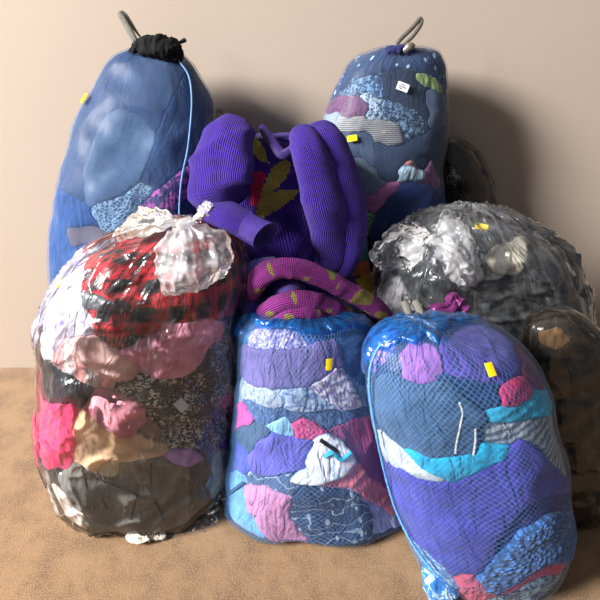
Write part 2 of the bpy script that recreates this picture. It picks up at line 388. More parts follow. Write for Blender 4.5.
    def film(s, name, mat, parent, off=0.007, i0=0, ridge=0.0, ridges=46, reach=0.35, crump=0.0, lift=0.0, streak=0.0):
        nr, ns = s.nr, s.ns; t = np.linspace(0, 1, nr)[:, None]; th = np.linspace(0, 2*np.pi, ns+1)[None, :]
        fall = np.exp(-t/reach)
        R = np.stack([np.cos(th)*ridges/6.28+0*t, np.sin(th)*ridges/6.28+0*t, t*5+0*th], -1)
        r = 1-np.abs(2*noise(R, s.seed+50)-1)
        disp = off+ridge*r*fall+lift*np.exp(-t/0.05)+(crump*(1-np.abs(2*fbm(s.P*22, s.seed+60, 3)-1)) if crump else 0)
        if streak:                                              # taut narrow creases running over the film
            for q, (ka, kt) in enumerate(((26, 2.0), (17, 3.5))):
                sl = t*(7.0 if q else -9.0); z = np.stack([np.cos(th)*ka/6.28+sl, np.sin(th)*ka/6.28-sl*0.6, t*kt+0*th], -1)
                disp = disp+streak*(1-np.abs(2*noise(z, s.seed+70+q)-1))**9
        Q = s.P+s.N*disp[..., None]; Q[..., 2] = np.maximum(Q[..., 2], 0.002); Q[..., 1] = np.minimum(Q[..., 1], -0.004)
        s.FQ = Q
        fi, fj = np.meshgrid(np.arange(i0, nr-1), np.arange(ns), indexing='ij'); fi = fi.ravel(); fj = fj.ravel(); W = ns+1
        fa = np.stack([fi*W+fj, (fi+1)*W+fj, (fi+1)*W+fj+1, fi*W+fj+1], 1)
        uv = np.stack([np.stack([b*s.du, s.V[a]], -1) for a, b in ((fi, fj), (fi+1, fj), (fi+1, fj+1), (fi, fj+1))], 1)
        return mesh_obj(name, Q.reshape(-1, 3), fa, mat, parent, uv.reshape(-1, 2))
    def hit(s, x, y, off=0.0):                                  # point and normal of the sack at a photo position
        d = np.where(s.front, (s.cx-x)**2+(s.cy-y)**2, 1e9); i, j = np.unravel_index(np.argmin(d), d.shape)
        n = s.cN[i, j]/np.linalg.norm(s.cN[i, j]); p = s.cP[i, j]; r = ray(x, y)
        q = CAM+r*(((p-CAM)@n)/(r@n)); q = q if np.linalg.norm(q-p) < 0.012 else p; return q+n*off, n
    def patch(s, name, mat, poly, parent, off=0.012, crump=0.01, cs=30, seed=5, edge=0.006, thick=0.0012, stretch=None):
        M = s.front & inpoly(s.cx, s.cy, poly)
        if M.sum() < 4: return None
        nr, ns = s.nr, s.ns; Mp = np.pad(M, 1); q = [Mp[:-1, :-1], Mp[1:, :-1], Mp[:-1, 1:], Mp[1:, 1:]]
        any_ = q[0] | q[1] | q[2] | q[3]; cur = q[0] & q[1] & q[2] & q[3]; d = np.zeros((nr, ns+1))
        for _ in range(10):
            d += cur; p = np.pad(cur, 1); cur = cur & p[:-2, 1:-1] & p[2:, 1:-1] & p[1:-1, :-2] & p[1:-1, 2:]
        cr = 1-np.abs(2*fbm(s.P*cs, seed, 3)-1)
        h = off+crump*cr*(1-np.exp(-d/2.0))-edge*np.exp(-d/1.5)
        Q = s.P+s.N*h[..., None]
        # rounded outline
        idx = -np.ones((nr, ns+1), int); idx[any_] = np.arange(any_.sum()); V = Q[any_]
        fi, fj = np.nonzero(M); fa = np.stack([idx[fi, fj], idx[fi+1, fj], idx[fi+1, fj+1], idx[fi, fj+1]], 1)
        uv = np.stack([np.stack([b*s.du, s.V[a]], -1) for a, b in ((fi, fj), (fi+1, fj), (fi+1, fj+1), (fi, fj+1))], 1)
        o = mesh_obj(name, V, fa, mat, parent, uv.reshape(-1, 2))
        sm = o.modifiers.new('smooth_outline', 'SMOOTH'); sm.factor = 0.5; sm.iterations = 3
        return o
    def sticker(s, x, y, w, h, ang, mat, parent, name='price_sticker', off=0.0115, label=None, ink=None):
        p, n = s.hit(x, y, off); X = np.cross((0, 0, 1.0), n); X /= np.linalg.norm(X); Y = np.cross(n, X)
        c, sn = math.cos(ang), math.sin(ang); X, Y = X*c+Y*sn, Y*c-X*sn
        V = []
        for k in range(7):
            for m in (0, 1):
                for e in (0, 0.0012):
                    u = (k/6-0.5); V.append(p+X*u*w+Y*(m-0.5)*h+n*(e+0.0025*(0.25-u*u)))
        f = []
        for k in range(6):
            a = k*4; b = a+4
            f += [(a+1, b+1, b+3, a+3), (a, a+2, b+2, b), (a, b, b+1, a+1), (a+2, a+3, b+3, b+2)]
        f += [(0, 1, 3, 2), (24, 26, 27, 25)]
        o = mesh_obj(name, V, f, mat, parent, smooth=False)
        if label: o['label'] = label
        if ink:
            for (u0, u1, v0) in ink:
                q = lambda u, v, e: p+X*u*w+Y*v*h+n*(e+0.0025*(0.25-u*u))
                iv = [q(u0, v0, 0.0013), q(u1, v0, 0.0013), q(u1, v0+0.12, 0.0013), q(u0, v0+0.12, 0.0013), q(u0, v0, 0.0017), q(u1, v0, 0.0017), q(u1, v0+0.12, 0.0017), q(u0, v0+0.12, 0.0017)]
                mesh_obj('printed_line', iv, [(4, 5, 6, 7), (0, 1, 5, 4), (1, 2, 6, 5), (2, 3, 7, 6), (3, 0, 4, 7)], plain('black_ink', (40, 38, 45), 0.7), o, smooth=False)
                bpy.context.view_layer.update()
        return o

def spline(pts, n):
    pts = np.asarray(pts, float); m = len(pts); t = np.linspace(0, m-1, n); i = np.clip(np.floor(t).astype(int), 0, m-2); f = (t-i)[:, None]
    g = lambda k: pts[np.clip(k, 0, m-1)]
    p0, p1, p2, p3 = g(i-1), g(i), g(i+1), g(i+2)
    return 0.5*(2*p1+(p2-p0)*f+(2*p0-5*p1+4*p2-p3)*f*f+(3*p1-p0-3*p2+p3)*f*f*f)
def tube_data(pts, rad, n=48, ns=24, flat=1.0, up=(0, -0.5, 0.85), wr=0.0, wrs=(20, 8), seed=3, hollow=False, caps=True):
    """swept tube; rad and flat are given per control point; flat = thickness toward up / width"""
    m = len(pts); c = spline(pts, n); r = np.interp(np.linspace(0, m-1, n), np.arange(m), np.broadcast_to(rad, (m,)))
    fl = np.interp(np.linspace(0, m-1, n), np.arange(m), np.broadcast_to(flat, (m,)))
    tg = np.gradient(c, axis=0); tg /= np.linalg.norm(tg, axis=1, keepdims=True); up = np.asarray(up, float)
    s = np.cross(tg, up); s /= np.maximum(np.linalg.norm(s, axis=1, keepdims=True), 1e-6); u = np.cross(s, tg)
    th = np.linspace(0, 2*np.pi, ns+1); V = []; L = np.concatenate([[0], np.cumsum(np.linalg.norm(np.diff(c, axis=0), axis=1))])
    ring = c[:, None]+r[:, None, None]*(np.cos(th)[None, :, None]*s[:, None]+fl[:, None, None]*np.sin(th)[None, :, None]*u[:, None])
    if wr:
        nn = (ring-c[:, None]); nn /= np.maximum(np.linalg.norm(nn, axis=2, keepdims=True), 1e-9)
        ring = ring+nn*((folds(ring, seed, *wrs)-0.5)*2*wr)[..., None]; ring[:, -1] = ring[:, 0]
    V = ring[:, :-1].reshape(-1, 3).tolist(); fs = []; uv = []
    pr = 2*np.pi*float(np.max(r))
    for i in range(n-1):
        for j in range(ns):
            k = (j+1) % ns; fs.append((i*ns+j, i*ns+k, (i+1)*ns+k, (i+1)*ns+j))
            uv += [(j/ns*pr, L[i]), ((j+1)/ns*pr, L[i]), ((j+1)/ns*pr, L[i+1]), (j/ns*pr, L[i+1])]
    def cap(i, flip, inward):
        base = i*ns; prev = [base+j for j in range(ns)]
        steps = [(0.8, inward), (0.75, inward*6), (0.3, inward*7)] if inward else [(0.85, 0.25), (0.5, 0.42)]
        dr = tg[i]*(1 if i else -1)
        for (q, dd) in steps:
            st = len(V); cc = c[i]+dr*(-dd*r[i] if inward else dd*r[i]*min(1, fl[i]*1.2))
            for j in range(ns): V.append((cc+(ring[i, j]-c[i])*q).tolist())
            cur = [st+j for j in range(ns)]
            for j in range(ns):
                k = (j+1) % ns; fs.append((prev[j], cur[j], cur[k], prev[k])); uv.extend([(j/ns*pr, L[i]), (j/ns*pr, L[i]+0.01), ((j+1)/ns*pr, L[i]+0.01), ((j+1)/ns*pr, L[i])])
            prev = cur
        V.append((c[i]+dr*(-inward*7*r[i] if inward else 0.48*r[i]*min(1, fl[i]*1.2))).tolist()); e = len(V)-1
        for j in range(ns):
            k = (j+1) % ns; fs.append((prev[j], e, prev[k])); uv.extend([(j/ns*pr, L[i]), (j/ns*pr, L[i]), (j/ns*pr, L[i])])
    if caps:
        cap(0, False, 0); cap(n-1, True, 0.08 if hollow else 0)
    return np.array(V), fs, uv
def tube(name, pts, rad, mat, parent=None, **kw):
    V, fs, uv = tube_data(pts, rad, **kw)
    V[:, 2] = np.maximum(V[:, 2], 0.003)
    return mesh_obj(name, V, fs, mat, parent, uv)
def sheet(name, grid, mat, parent, n=40, m=40, crump=0.01, cs=25, seed=1, pleat=0.0, pf=12):
    """film sheet spanned by a coarse grid of 3-D points, crumpled"""
    G = np.asarray(grid, float); R = np.stack([spline(G[:, k], n) for k in range(G.shape[1])], 1)
    S = np.stack([spline(R[i], m) for i in range(n)], 0)
    di = np.gradient(S, axis=0); dj = np.gradient(S, axis=1); N = np.cross(di, dj); N /= np.maximum(np.linalg.norm(N, axis=2, keepdims=True), 1e-9)
    S = S+N*((1-np.abs(2*fbm(S*cs, seed, 2)-1)-0.5)*2*crump)[..., None]
    if pleat:
        ii, jj = np.meshgrid(np.linspace(0, 1, n), np.linspace(0, 1, m), indexing='ij')
        pl = 1-np.abs(2*noise(np.stack([jj*pf, ii*2.2, 0*ii], -1), seed+9)-1)
        S = S+N*((pl-0.5)*pleat*np.sin(np.pi*np.clip(ii*0.8+0.1, 0, 1)))[..., None]
    S[..., 2] = np.maximum(S[..., 2], 0.003)
    fi, fj = np.meshgrid(np.arange(n-1), np.arange(m-1), indexing='ij'); fi = fi.ravel(); fj = fj.ravel()
    fa = np.stack([fi*m+fj, (fi+1)*m+fj, (fi+1)*m+fj+1, fi*m+fj+1], 1); sc = np.linalg.norm(G[-1, 0]-G[0, 0]); sc2 = np.linalg.norm(G[0, -1]-G[0, 0])+0.01
    uv = np.stack([np.stack([b/m*sc2, a/n*sc], -1) for a, b in ((fi, fj), (fi+1, fj), (fi+1, fj+1), (fi, fj+1))], 1)
    return mesh_obj(name, S.reshape(-1, 3), fa, mat, parent, uv.reshape(-1, 2))
def fill(sack, garments, where):
    """garments: (name, what, category, polygon, material, options); each one a thing of its own"""
    sack.labels([g[3] for g in garments]); out = {}
    for k, g in enumerate(garments):
        o = sack.piece(k, g[0], g[4], **(g[5] if len(g) > 5 else {}))
        if o:
            tag(o, g[1]+' '+where, g[2]); out[k] = o
    return out
fb = fabric
YEL = plain('yellow_paper', (246, 214, 20), 0.6, 0.2); WHT = plain('white_paper', (232, 232, 236), 0.6, 0.2)
NAVYNET = net_mat('navy_blue_net', (74, 110, 164), (0.94, 0.97, 1.0), cell=0.0078, cover=0.32, haze=0.06)
BLUENET = net_mat('bright_blue_net', (88, 150, 220), (0.96, 0.98, 1.0), cell=0.0105, cover=0.34, haze=0.025, width=0.13)
GREYNET = net_mat('grey_blue_net', (100, 124, 162), (0.95, 0.97, 1.0), cell=0.0078, cover=0.24, haze=0.03)
CLEAR = film_mat('clear_plastic', 0.018, 0.20)
HAZY = film_mat('hazy_plastic', 0.09, 0.34)
MILKY = film_mat('milky_plastic', 0.46, 0.7, colour=(250, 250, 252), gl=1.3)
SMOKE = film_mat('dull_plastic', 0.05, 0.22, colour=(170, 155, 135), tint=(0.9, 0.87, 0.82))
BLUEFILM = film_mat('blue_plastic', 0.34, 0.7, tint=(0.35, 0.68, 0.98), colour=(45, 150, 242), gl=1.5)
#CONTENT#
# ------------------------------------------------------------------ rear left blue net sack
A = Sack([(50, 128, 166), (55, 114, 180), (66, 104, 194), (88, 95, 205), (106, 86, 212), (132, 75, 215), (160, 65, 215), (200, 55, 213), (250, 51, 212), (320, 53, 208), (385, 60, 200)],
         Y0=-0.31, lean=8, kd=0.66, seed=11, lump=0.014, nseg=190, nrow=160, maxb=0.145)
a_ = thing('net_sack', A.base, 'tall navy blue net sack with black gathered neck leaning on the wall', 'bag')
A.film('net', NAVYNET, a_, off=0.0035)
W = 'in the rear left net sack'
fill(A, [
    ('denim_jeans', 'dark blue denim jeans packed', 'jeans', None, fb((37, 63, 110), 'denim', (80, 112, 160)), dict(fold=0.008, depth=0.003)),
    ('denim_jacket', 'greyish blue denim jacket under the neck', 'jacket', [(104, 84), (122, 62), (150, 54), (176, 66), (186, 95), (160, 112), (125, 106)], fb((53, 75, 115), 'denim', (120, 142, 176)), dict(fold=0.006, depth=0.003)),
    ('faded_jeans', 'pale faded denim jeans bulging forward', 'jeans', [(92, 140), (104, 116), (122, 108), (146, 120), (156, 134), (146, 158), (126, 186), (105, 205), (86, 204), (82, 172)], fb((75, 104, 142), 'denim', (152, 178, 205), sc=1.4), dict(fold=0.006, depth=0.003)),  # lighter blue is mostly the net's sheen, painted into the denim colour
    ('navy_sweatshirt', 'plain navy sweatshirt on the right side', 'sweatshirt', [(156, 134), (172, 98), (190, 66), (222, 90), (224, 240), (166, 205), (148, 180), (150, 158)], fb((30, 53, 96), 'plain'), dict(fold=0.008, depth=0.003)),
    ('cobalt_shirt', 'cobalt blue shirt low on the left', 'shirt', [(36, 196), (60, 190), (88, 204), (96, 226), (100, 290), (36, 300)], fb((29, 72, 135), 'plain'), dict(fold=0.005, depth=0.003)),
    ('steel_denim_skirt', 'steel blue denim skirt corner', 'skirt', [(90, 212), (98, 203), (126, 196), (152, 188), (164, 195), (150, 212), (128, 226), (100, 228)], fb((72, 101, 130), 'lace', (150, 180, 205)), dict(off=0.003, fold=0.004)),
    ('purple_print_scarf', 'purple and pink printed scarf', 'scarf', [(134, 212), (160, 188), (180, 172), (198, 158), (208, 162), (200, 186), (174, 208), (150, 222)], fb((72, 41, 101), 'floral', (186, 84, 168)), dict(off=0.004, fold=0.008)),
    ('pink_trim_tee', 'blue top with a woven pinkish trim band', 'top', [(66, 230), (96, 226), (100, 242), (70, 248)], fb((147, 127, 130), 'rib', sc=1.3), dict(off=0.004, fold=0.002)),
    ('dark_denim_shorts', 'very dark denim shorts behind', 'shorts', [(84, 270), (220, 245), (220, 420), (50, 420), (50, 300)], fb((30, 43, 72), 'denim'), dict()),
], W)
A.sticker(88, 101, 0.016, 0.026, -0.15, YEL, a_)
tube('seam_cord', [A.hit(*q, 0.010)[0] for q in ((178, 64), (187, 78), (190, 100), (189, 125), (186, 150), (181, 176), (178, 200), (178, 225))], 0.0022, plain('light_blue_cord', (120, 165, 225), 0.5, 0.4, 0, 400), a_, n=70, ns=8)
n0 = at(157, 56, -0.205)
tube('gathered_neck', [at(130, 53, -0.2), at(142, 48, -0.21), at(158, 47, -0.215), at(171, 51, -0.21), at(179, 60, -0.205)], [0.010, 0.022, 0.028, 0.028, 0.014], plain('black_mesh_cloth', (16, 16, 19), 0.8, 0.2, 0, 260), a_, wr=0.006, wrs=(90, 30), n=60, ns=28, up=(0, -1, 0.2))
GREYT = plain('grey_webbing', (120, 116, 108), 0.45, 0.5, 0.2, 500)
tube('drawcord_loop', [at(140, 50, -0.215), at(131, 33, -0.20), at(121, 15, -0.18), at(126, 17, -0.175), at(138, 34, -0.19), at(148, 46, -0.205)], [0.007, 0.0085, 0.008, 0.007, 0.003, 0.003], GREYT, a_, n=60, ns=10, flat=0.45, up=(0.3, -1, 0.2))
tube('cord_end', [at(172, 47, -0.2), at(179, 43, -0.19), at(185, 40, -0.18)], [0.003, 0.004, 0.006], plain('black_cord', (20, 20, 22), 0.6), a_, n=14, ns=8)

# ------------------------------------------------------------------ beige bundle wedged behind the sweater
K = Sack([(108, 216, 223), (114, 212, 231), (124, 208, 240), (150, 206, 246), (300, 206, 246), (392, 206, 244)], Y0=-0.075, lean=1, kd=0.5, nseg=60, nrow=60, seed=91, lump=0.006, maxb=0.05)
K.labels([None]); tag(K.piece(0, 'rolled_blanket', fb((196, 176, 146), 'plain'), fold=0.008), 'beige rolled blanket standing behind the left net sack and purple sweater', 'blanket')

# ------------------------------------------------------------------ rear right blue net sack
C = Sack([(48, 378, 424), (53, 362, 436), (65, 347, 443), (88, 335, 447), (115, 325, 447), (142, 320, 444), (168, 322, 440), (200, 330, 442), (240, 338, 446), (320, 342, 446), (390, 348, 440)],
         Y0=-0.235, lean=4.5, kd=0.70, seed=23, lump=0.012, nseg=210, nrow=180, maxb=0.115)
c_ = thing('net_sack', C.base, 'bulging grey blue net sack with a metal clip leaning beside the wall shadow', 'bag')
C.film('net', GREYNET, c_, off=0.004)
W = 'in the rear right net sack'
cg = fill(C, [
    ('navy_dress', 'plain dark navy dress', 'dress', None, fb((28, 42, 72), 'plain'), dict(fold=0.008)),
    ('polka_dot_blouse', 'navy blouse with pale blue dots at the top', 'blouse', [(330, 100), (345, 70), (362, 50), (400, 38), (445, 50), (452, 88), (430, 82), (412, 68), (390, 70), (362, 80), (340, 96)], fb((31, 52, 90), 'dots', (160, 196, 222)), dict(fold=0.004)),
    ('blue_lace_tee', 'faded light blue lacy top', 'top', [(338, 96), (350, 78), (385, 74), (386, 92), (372, 104), (352, 94)], fb((38, 58, 92), 'floral', (108, 146, 180), sc=1.8), dict(fold=0.008)),
    ('magenta_shirt', 'dull magenta shirt', 'shirt', [(322, 112), (334, 98), (348, 93), (364, 97), (372, 108), (360, 119), (338, 119)], fb((107, 50, 90), 'plain'), dict(off=0.003, fold=0.010)),
    ('leopard_scarf', 'white and blue leopard print scarf', 'scarf', [(359, 94), (368, 91), (388, 106), (396, 124), (362, 119), (370, 108)], fb((178, 198, 214), 'floral', (40, 60, 92), sc=3.0), dict(fold=0.006)),
    ('black_jersey', 'nearly black jersey behind the white tag', 'jersey', [(382, 72), (412, 68), (430, 88), (434, 112), (420, 126), (400, 108), (386, 94)], fb((20, 27, 50), 'plain'), dict(fold=0.008)),
    ('floral_skirt', 'navy skirt with small pale flowers', 'skirt', [(378, 104), (398, 104), (422, 112), (428, 132), (408, 142), (396, 126)], fb((28, 40, 70), 'floral', (120, 150, 178), sc=2.6), dict(fold=0.007)),
    ('green_sock', 'green sock', 'sock', [(414, 76), (424, 74), (436, 79), (444, 88), (434, 89), (421, 86)], fb((138, 158, 86), 'plain'), dict(off=0.006, fold=0.003)),
    ('cable_knit_cardigan', 'greyish blue cable knit cardigan', 'cardigan', [(424, 88), (436, 92), (452, 104), (450, 140), (436, 132), (430, 112)], fb((94, 110, 136), 'rib'), dict(fold=0.005)),
    ('pale_hoodie', 'pale blue grey hoodie corner', 'hoodie', [(314, 130), (322, 116), (334, 112), (344, 119), (336, 134), (320, 142)], fb((148, 160, 178), 'plain'), dict(off=0.003)),
    ('grey_sweatpants', 'light grey sweatpants with ribbed waistband', 'sweatpants', [(334, 128), (344, 117), (362, 117), (384, 121), (400, 124), (403, 147), (382, 143), (366, 134), (346, 132)], fb((182, 176, 170), 'rib', rot=1.5, sc=0.7), dict(off=0.005, fold=0.004)),
    ('indigo_jeans', 'indigo jeans below the grey sweatpants', 'jeans', [(318, 142), (336, 133), (348, 130), (372, 134), (378, 160), (374, 182), (345, 190), (326, 172)], fb((52, 68, 97), 'denim', (110, 132, 160)), dict(fold=0.007)),
    ('navy_trousers', 'dark navy trousers in the middle', 'trousers', [(372, 138), (384, 143), (404, 147), (412, 140), (448, 128), (444, 172), (412, 168), (398, 180), (378, 182), (378, 160)], fb((30, 43, 73), 'denim', (60, 80, 120)), dict(fold=0.010)),
    ('stonewashed_jeans', 'stonewashed jeans leg', 'jeans', [(344, 166), (354, 156), (364, 158), (388, 184), (364, 202), (344, 200), (338, 188)], fb((100, 119, 139), 'denim', (170, 186, 200)), dict(off=0.003)),
    ('peach_underwear', 'small peach underwear', 'underwear', [(396, 174), (402, 164), (413, 161), (421, 168), (414, 176), (400, 180)], fb((178, 116, 108), 'plain'), dict(off=0.004)),
    ('pink_leggings', 'dusky pink leggings edge', 'leggings', [(414, 182), (424, 172), (433, 160), (440, 184), (430, 188)], fb((158, 96, 142), 'plain'), dict(off=0.003)),
    ('light_blue_cuff_shirt', 'light blue shirt cuff', 'shirt', [(400, 167), (412, 168), (426, 171), (424, 180), (412, 180), (400, 181)], fb((166, 194, 216), 'plain'), dict(off=0.008, fold=0.002)),
    ('green_lace_camisole', 'olive green lace camisole', 'camisole', [(352, 222), (366, 208), (374, 214), (368, 228), (354, 236)], fb((99, 122, 77), 'lace', (170, 190, 140)), dict(off=0.003)),
    ('pink_tshirt', 'bubblegum pink tee', 'shirt', [(361, 203), (376, 192), (390, 183), (405, 181), (396, 194), (384, 211), (370, 214)], fb((214, 122, 176), 'plain'), dict(off=0.005, fold=0.005)),
    ('royal_blue_sweater', 'royal blue ribbed sweater', 'sweater', [(374, 216), (386, 200), (400, 186), (412, 180), (430, 184), (446, 196), (452, 220), (430, 240), (406, 244), (382, 248), (372, 232)], fb((43, 65, 144), 'rib', sc=1.2), dict(off=0.006, fold=0.003)),
    ('black_skirt', 'black skirt at the bottom', 'skirt', [(300, 236), (356, 236), (378, 248), (460, 240), (460, 420), (300, 420)], fb((23, 28, 48), 'plain'), dict()),
], W)
C.sticker(353, 138, 0.026, 0.015, 0.2, YEL, c_)
C.sticker(402, 88, 0.030, 0.020, -0.35, WHT, c_, name='white_tag', label='white printed tag', ink=((-0.3, 0.15, 0.15), (-0.35, 0.3, -0.1), (-0.3, 0.0, -0.32)))
tube('drawcord_loop', [at(393, 52, -0.22), at(399, 41, -0.205), at(412, 28, -0.18), at(420, 19, -0.16), at(421, 24, -0.165), at(413, 36, -0.19), at(403, 46, -0.21), at(399, 54, -0.215)], [0.004, 0.0055, 0.006, 0.006, 0.0055, 0.005, 0.004, 0.004], GREYT, c_, n=70, ns=10, flat=0.5, up=(0.2, -1, 0.2))
tube('cord_lock', [at(404, 51, -0.225), at(409, 47, -0.225), at(413, 46, -0.22)], [0.008, 0.011, 0.008], plain('dull_steel', (150, 142, 132), 0.35, 0.5, 0.6), c_, n=18, ns=14)
tube('gathered_neck', [at(383, 55, -0.2), at(390, 50, -0.215), at(400, 50, -0.22), at(411, 52, -0.215), at(418, 56, -0.205)], [0.006, 0.012, 0.013, 0.012, 0.006], fb((30, 36, 90), 'plain'), c_, wr=0.004, wrs=(90, 30), n=40, ns=20, up=(0, -1, 0.2))

# ------------------------------------------------------------------ small dull bag against the wall
D = Sack([(142, 447, 460), (150, 443, 472), (160, 441, 480), (175, 440, 487), (195, 442, 489), (240, 445, 488), (300, 450, 486), (380, 455, 482)], Y0=-0.10, lean=2, kd=0.75, nseg=90, nrow=80, seed=41, lump=0.012, maxb=0.07)
d_ = thing('plastic_bag', D.base, 'narrow dull clear plastic bag standing behind the rear right net sack', 'bag')
D.film('plastic_film', SMOKE, d_, off=0.006, crump=0.012)
fill(D, [
    ('black_jacket', 'shiny black jacket stuffed', 'jacket', None, fb((20, 19, 22), 'satin'), dict(fold=0.012)),
    ('brown_fleece', 'brown fleece stuffed', 'fleece', [(458, 140), (480, 150), (495, 180), (490, 210), (470, 205), (464, 180), (470, 165)], fb((96, 82, 64), 'plain'), dict(fold=0.012)),
    ('white_patch_shirt', 'black shirt with white patches', 'shirt', [(444, 172), (452, 168), (462, 178), (460, 188), (448, 186)], fb((30, 30, 34), 'floral', (200, 200, 205), sc=1.6), dict(fold=0.008)),
], 'in the narrow plastic bag')

# ------------------------------------------------------------------ purple patterned sweater
PUR = (60, 24, 148)
S = Sack([(132, 232, 300), (138, 222, 318), (150, 212, 338), (175, 204, 352), (210, 206, 364), (250, 218, 372), (290, 232, 378), (330, 244, 376), (385, 252, 366)],
         Y0=-0.43, lean=6, kd=0.62, fwd=0.06, seed=57, lump=0.016, nseg=220, nrow=180, maxb=0.105)
smats = [fb(PUR, 'knit'), fb((186, 172, 74), 'knit'), fb((206, 32, 88), 'knit'), fb((24, 104, 108), 'knit'), fb((196, 92, 36), 'knit'), fb((206, 150, 36), 'knit'), fb((96, 24, 72), 'knit'), fb((60, 96, 52), 'knit')]
spol = [(1, [(255, 217), (260, 195), (268, 176), (276, 164), (286, 159), (291, 163), (290, 172), (284, 181), (274, 192), (286, 190), (300, 190), (294, 200), (278, 211), (264, 219)]),
        (2, [(249, 205), (251, 174), (258, 171), (266, 174), (264, 184), (257, 208)]),
        (1, [(252, 152), (252, 137), (257, 135), (264, 148), (269, 163), (260, 161)]),
        (7, [(256, 128), (266, 120), (272, 130), (262, 136)]),
        (3, [(348, 245), (362, 222), (380, 235), (380, 260), (356, 266)]), (4, [(342, 266), (356, 264), (382, 258), (384, 274), (352, 278)]),
        (5, [(356, 280), (372, 272), (388, 280), (388, 306), (362, 298)]), (6, [(338, 280), (352, 278), (362, 298), (380, 310), (340, 310)]),
        (2, [(352, 232), (360, 212), (372, 222), (360, 232)]), (4, [(240, 280), (256, 280), (256, 292), (242, 294)])]
S.labels([None])
sw = thing('sweater', S.base, 'purple knitted sweater with olive zigzag and colourful blocks heaped between bags', 'sweater')
def sm(fi, fj):
    m = np.zeros(len(fi), int); x = S.cx[fi, fj]; y = S.cy[fi, fj]; f = S.front[fi, fj]
    for k, p in spol: m[f & inpoly(x, y, p)] = k
    return m
S.piece(0, 'body', smats[0], parent=sw, mats=smats, midx_fn=sm, fold=0.012, across=20, along=5, skirt=0)
ys = -0.50
tube('sleeve', [at(234, 126, -0.46), at(228, 142, -0.50), at(222, 165, -0.525), at(220, 186, -0.535), at(228, 204, -0.53)], [0.042, 0.060, 0.071, 0.074, 0.056], fb(PUR, 'knit'), sw, flat=[0.7, 0.6, 0.5, 0.45, 0.4], wr=0.0070, wrs=(14, 5), n=80, ns=44, seed=5)
tube('sleeve', [at(206, 200, -0.545), at(214, 209, -0.565), at(230, 217, -0.58), at(246, 225, -0.585)], [0.026, 0.036, 0.037, 0.036], fb(PUR, 'knit'), sw, flat=0.7, wr=0.0020, wrs=(24, 6), n=40, ns=36, seed=8)
tube('cuff', [at(240, 222, -0.578), at(252, 229, -0.60), at(265, 236, -0.628)], [0.036, 0.034, 0.036], fb(PUR, 'rib', sc=0.8), sw, flat=0.7, n=24, ns=40, hollow=True)
tube('sleeve', [at(316, 132, -0.47), at(326, 150, -0.50), at(336, 180, -0.52), at(342, 212, -0.53), at(343, 244, -0.53), at(336, 272, -0.52)], [0.042, 0.052, 0.056, 0.056, 0.050, 0.036], fb(PUR, 'knit'), sw, flat=[0.7, 0.65, 0.6, 0.6, 0.6, 0.5], wr=0.0040, wrs=(18, 4), n=90, ns=48, seed=12)
tube('sleeve_fold', [at(302, 134, -0.50), at(309, 152, -0.54), at(318, 180, -0.555), at(326, 210, -0.56), at(332, 240, -0.55), at(331, 268, -0.53)], [0.032, 0.040, 0.046, 0.052, 0.048, 0.034], fb(PUR, 'knit'), sw, flat=[0.8, 0.7, 0.6, 0.55, 0.5, 0.5], wr=0.0030, wrs=(18, 4), n=80, ns=40, seed=15)
tube('collar', [at(262, 128, -0.43), at(272, 142, -0.47), at(282, 154, -0.50), at(292, 150, -0.50)], [0.010, 0.012, 0.012, 0.010], fb((60, 26, 128), 'rib'), sw, n=40, ns=16)
HEM = fb((150, 42, 140), 'knitpatch', (150, 138, 66))
HEMP = fb((66, 36, 150), 'rib')
tube('hem_roll', [at(252, 300, -0.60), at(256, 284, -0.62), at(268, 272, -0.63), at(292, 268, -0.635), at(320, 277, -0.635), at(352, 293, -0.63), at(378, 309, -0.62), at(389, 318, -0.61)], [0.016, 0.024, 0.026, 0.025, 0.024, 0.023, 0.022, 0.014], HEM, sw, n=110, ns=24, flat=0.85, wr=0.003, wrs=(60, 20), seed=21)
tube('hem_roll', [at(258, 322, -0.64), at(266, 311, -0.65), at(284, 302, -0.66), at(306, 300, -0.66), at(330, 306, -0.655), at(356, 318, -0.64)], [0.014, 0.020, 0.022, 0.022, 0.020, 0.012], HEM, sw, n=90, ns=24, flat=0.85, wr=0.003, wrs=(60, 20), seed=22)
tube('hem_roll', [at(270, 324, -0.665), at(288, 314, -0.675), at(310, 312, -0.675), at(334, 318, -0.66)], [0.012, 0.016, 0.016, 0.010], HEM, sw, n=60, ns=20, flat=0.85, wr=0.003, wrs=(60, 20), seed=23)
tube('hem_lining', [at(276, 290, -0.60), at(290, 288, -0.63), at(304, 290, -0.62)], [0.014, 0.022, 0.016], HEMP, sw, n=30, ns=20, flat=0.6)
tube('hem_lining', [at(246, 270, -0.58), at(258, 268, -0.60), at(276, 264, -0.59)], [0.02, 0.026, 0.02], HEMP, sw, n=30, ns=20, flat=0.7)
tube('hem_lining', [at(240, 296, -0.58), at(250, 306, -0.62), at(262, 314, -0.63)], [0.014, 0.022, 0.016], HEMP, sw, n=30, ns=20, flat=0.6)
tube('hem_lining', [at(300, 306, -0.60), at(340, 312, -0.60), at(376, 318, -0.59)], [0.03, 0.034, 0.025], fb((48, 22, 84), 'knit'), sw, n=40, ns=20, flat=0.7)

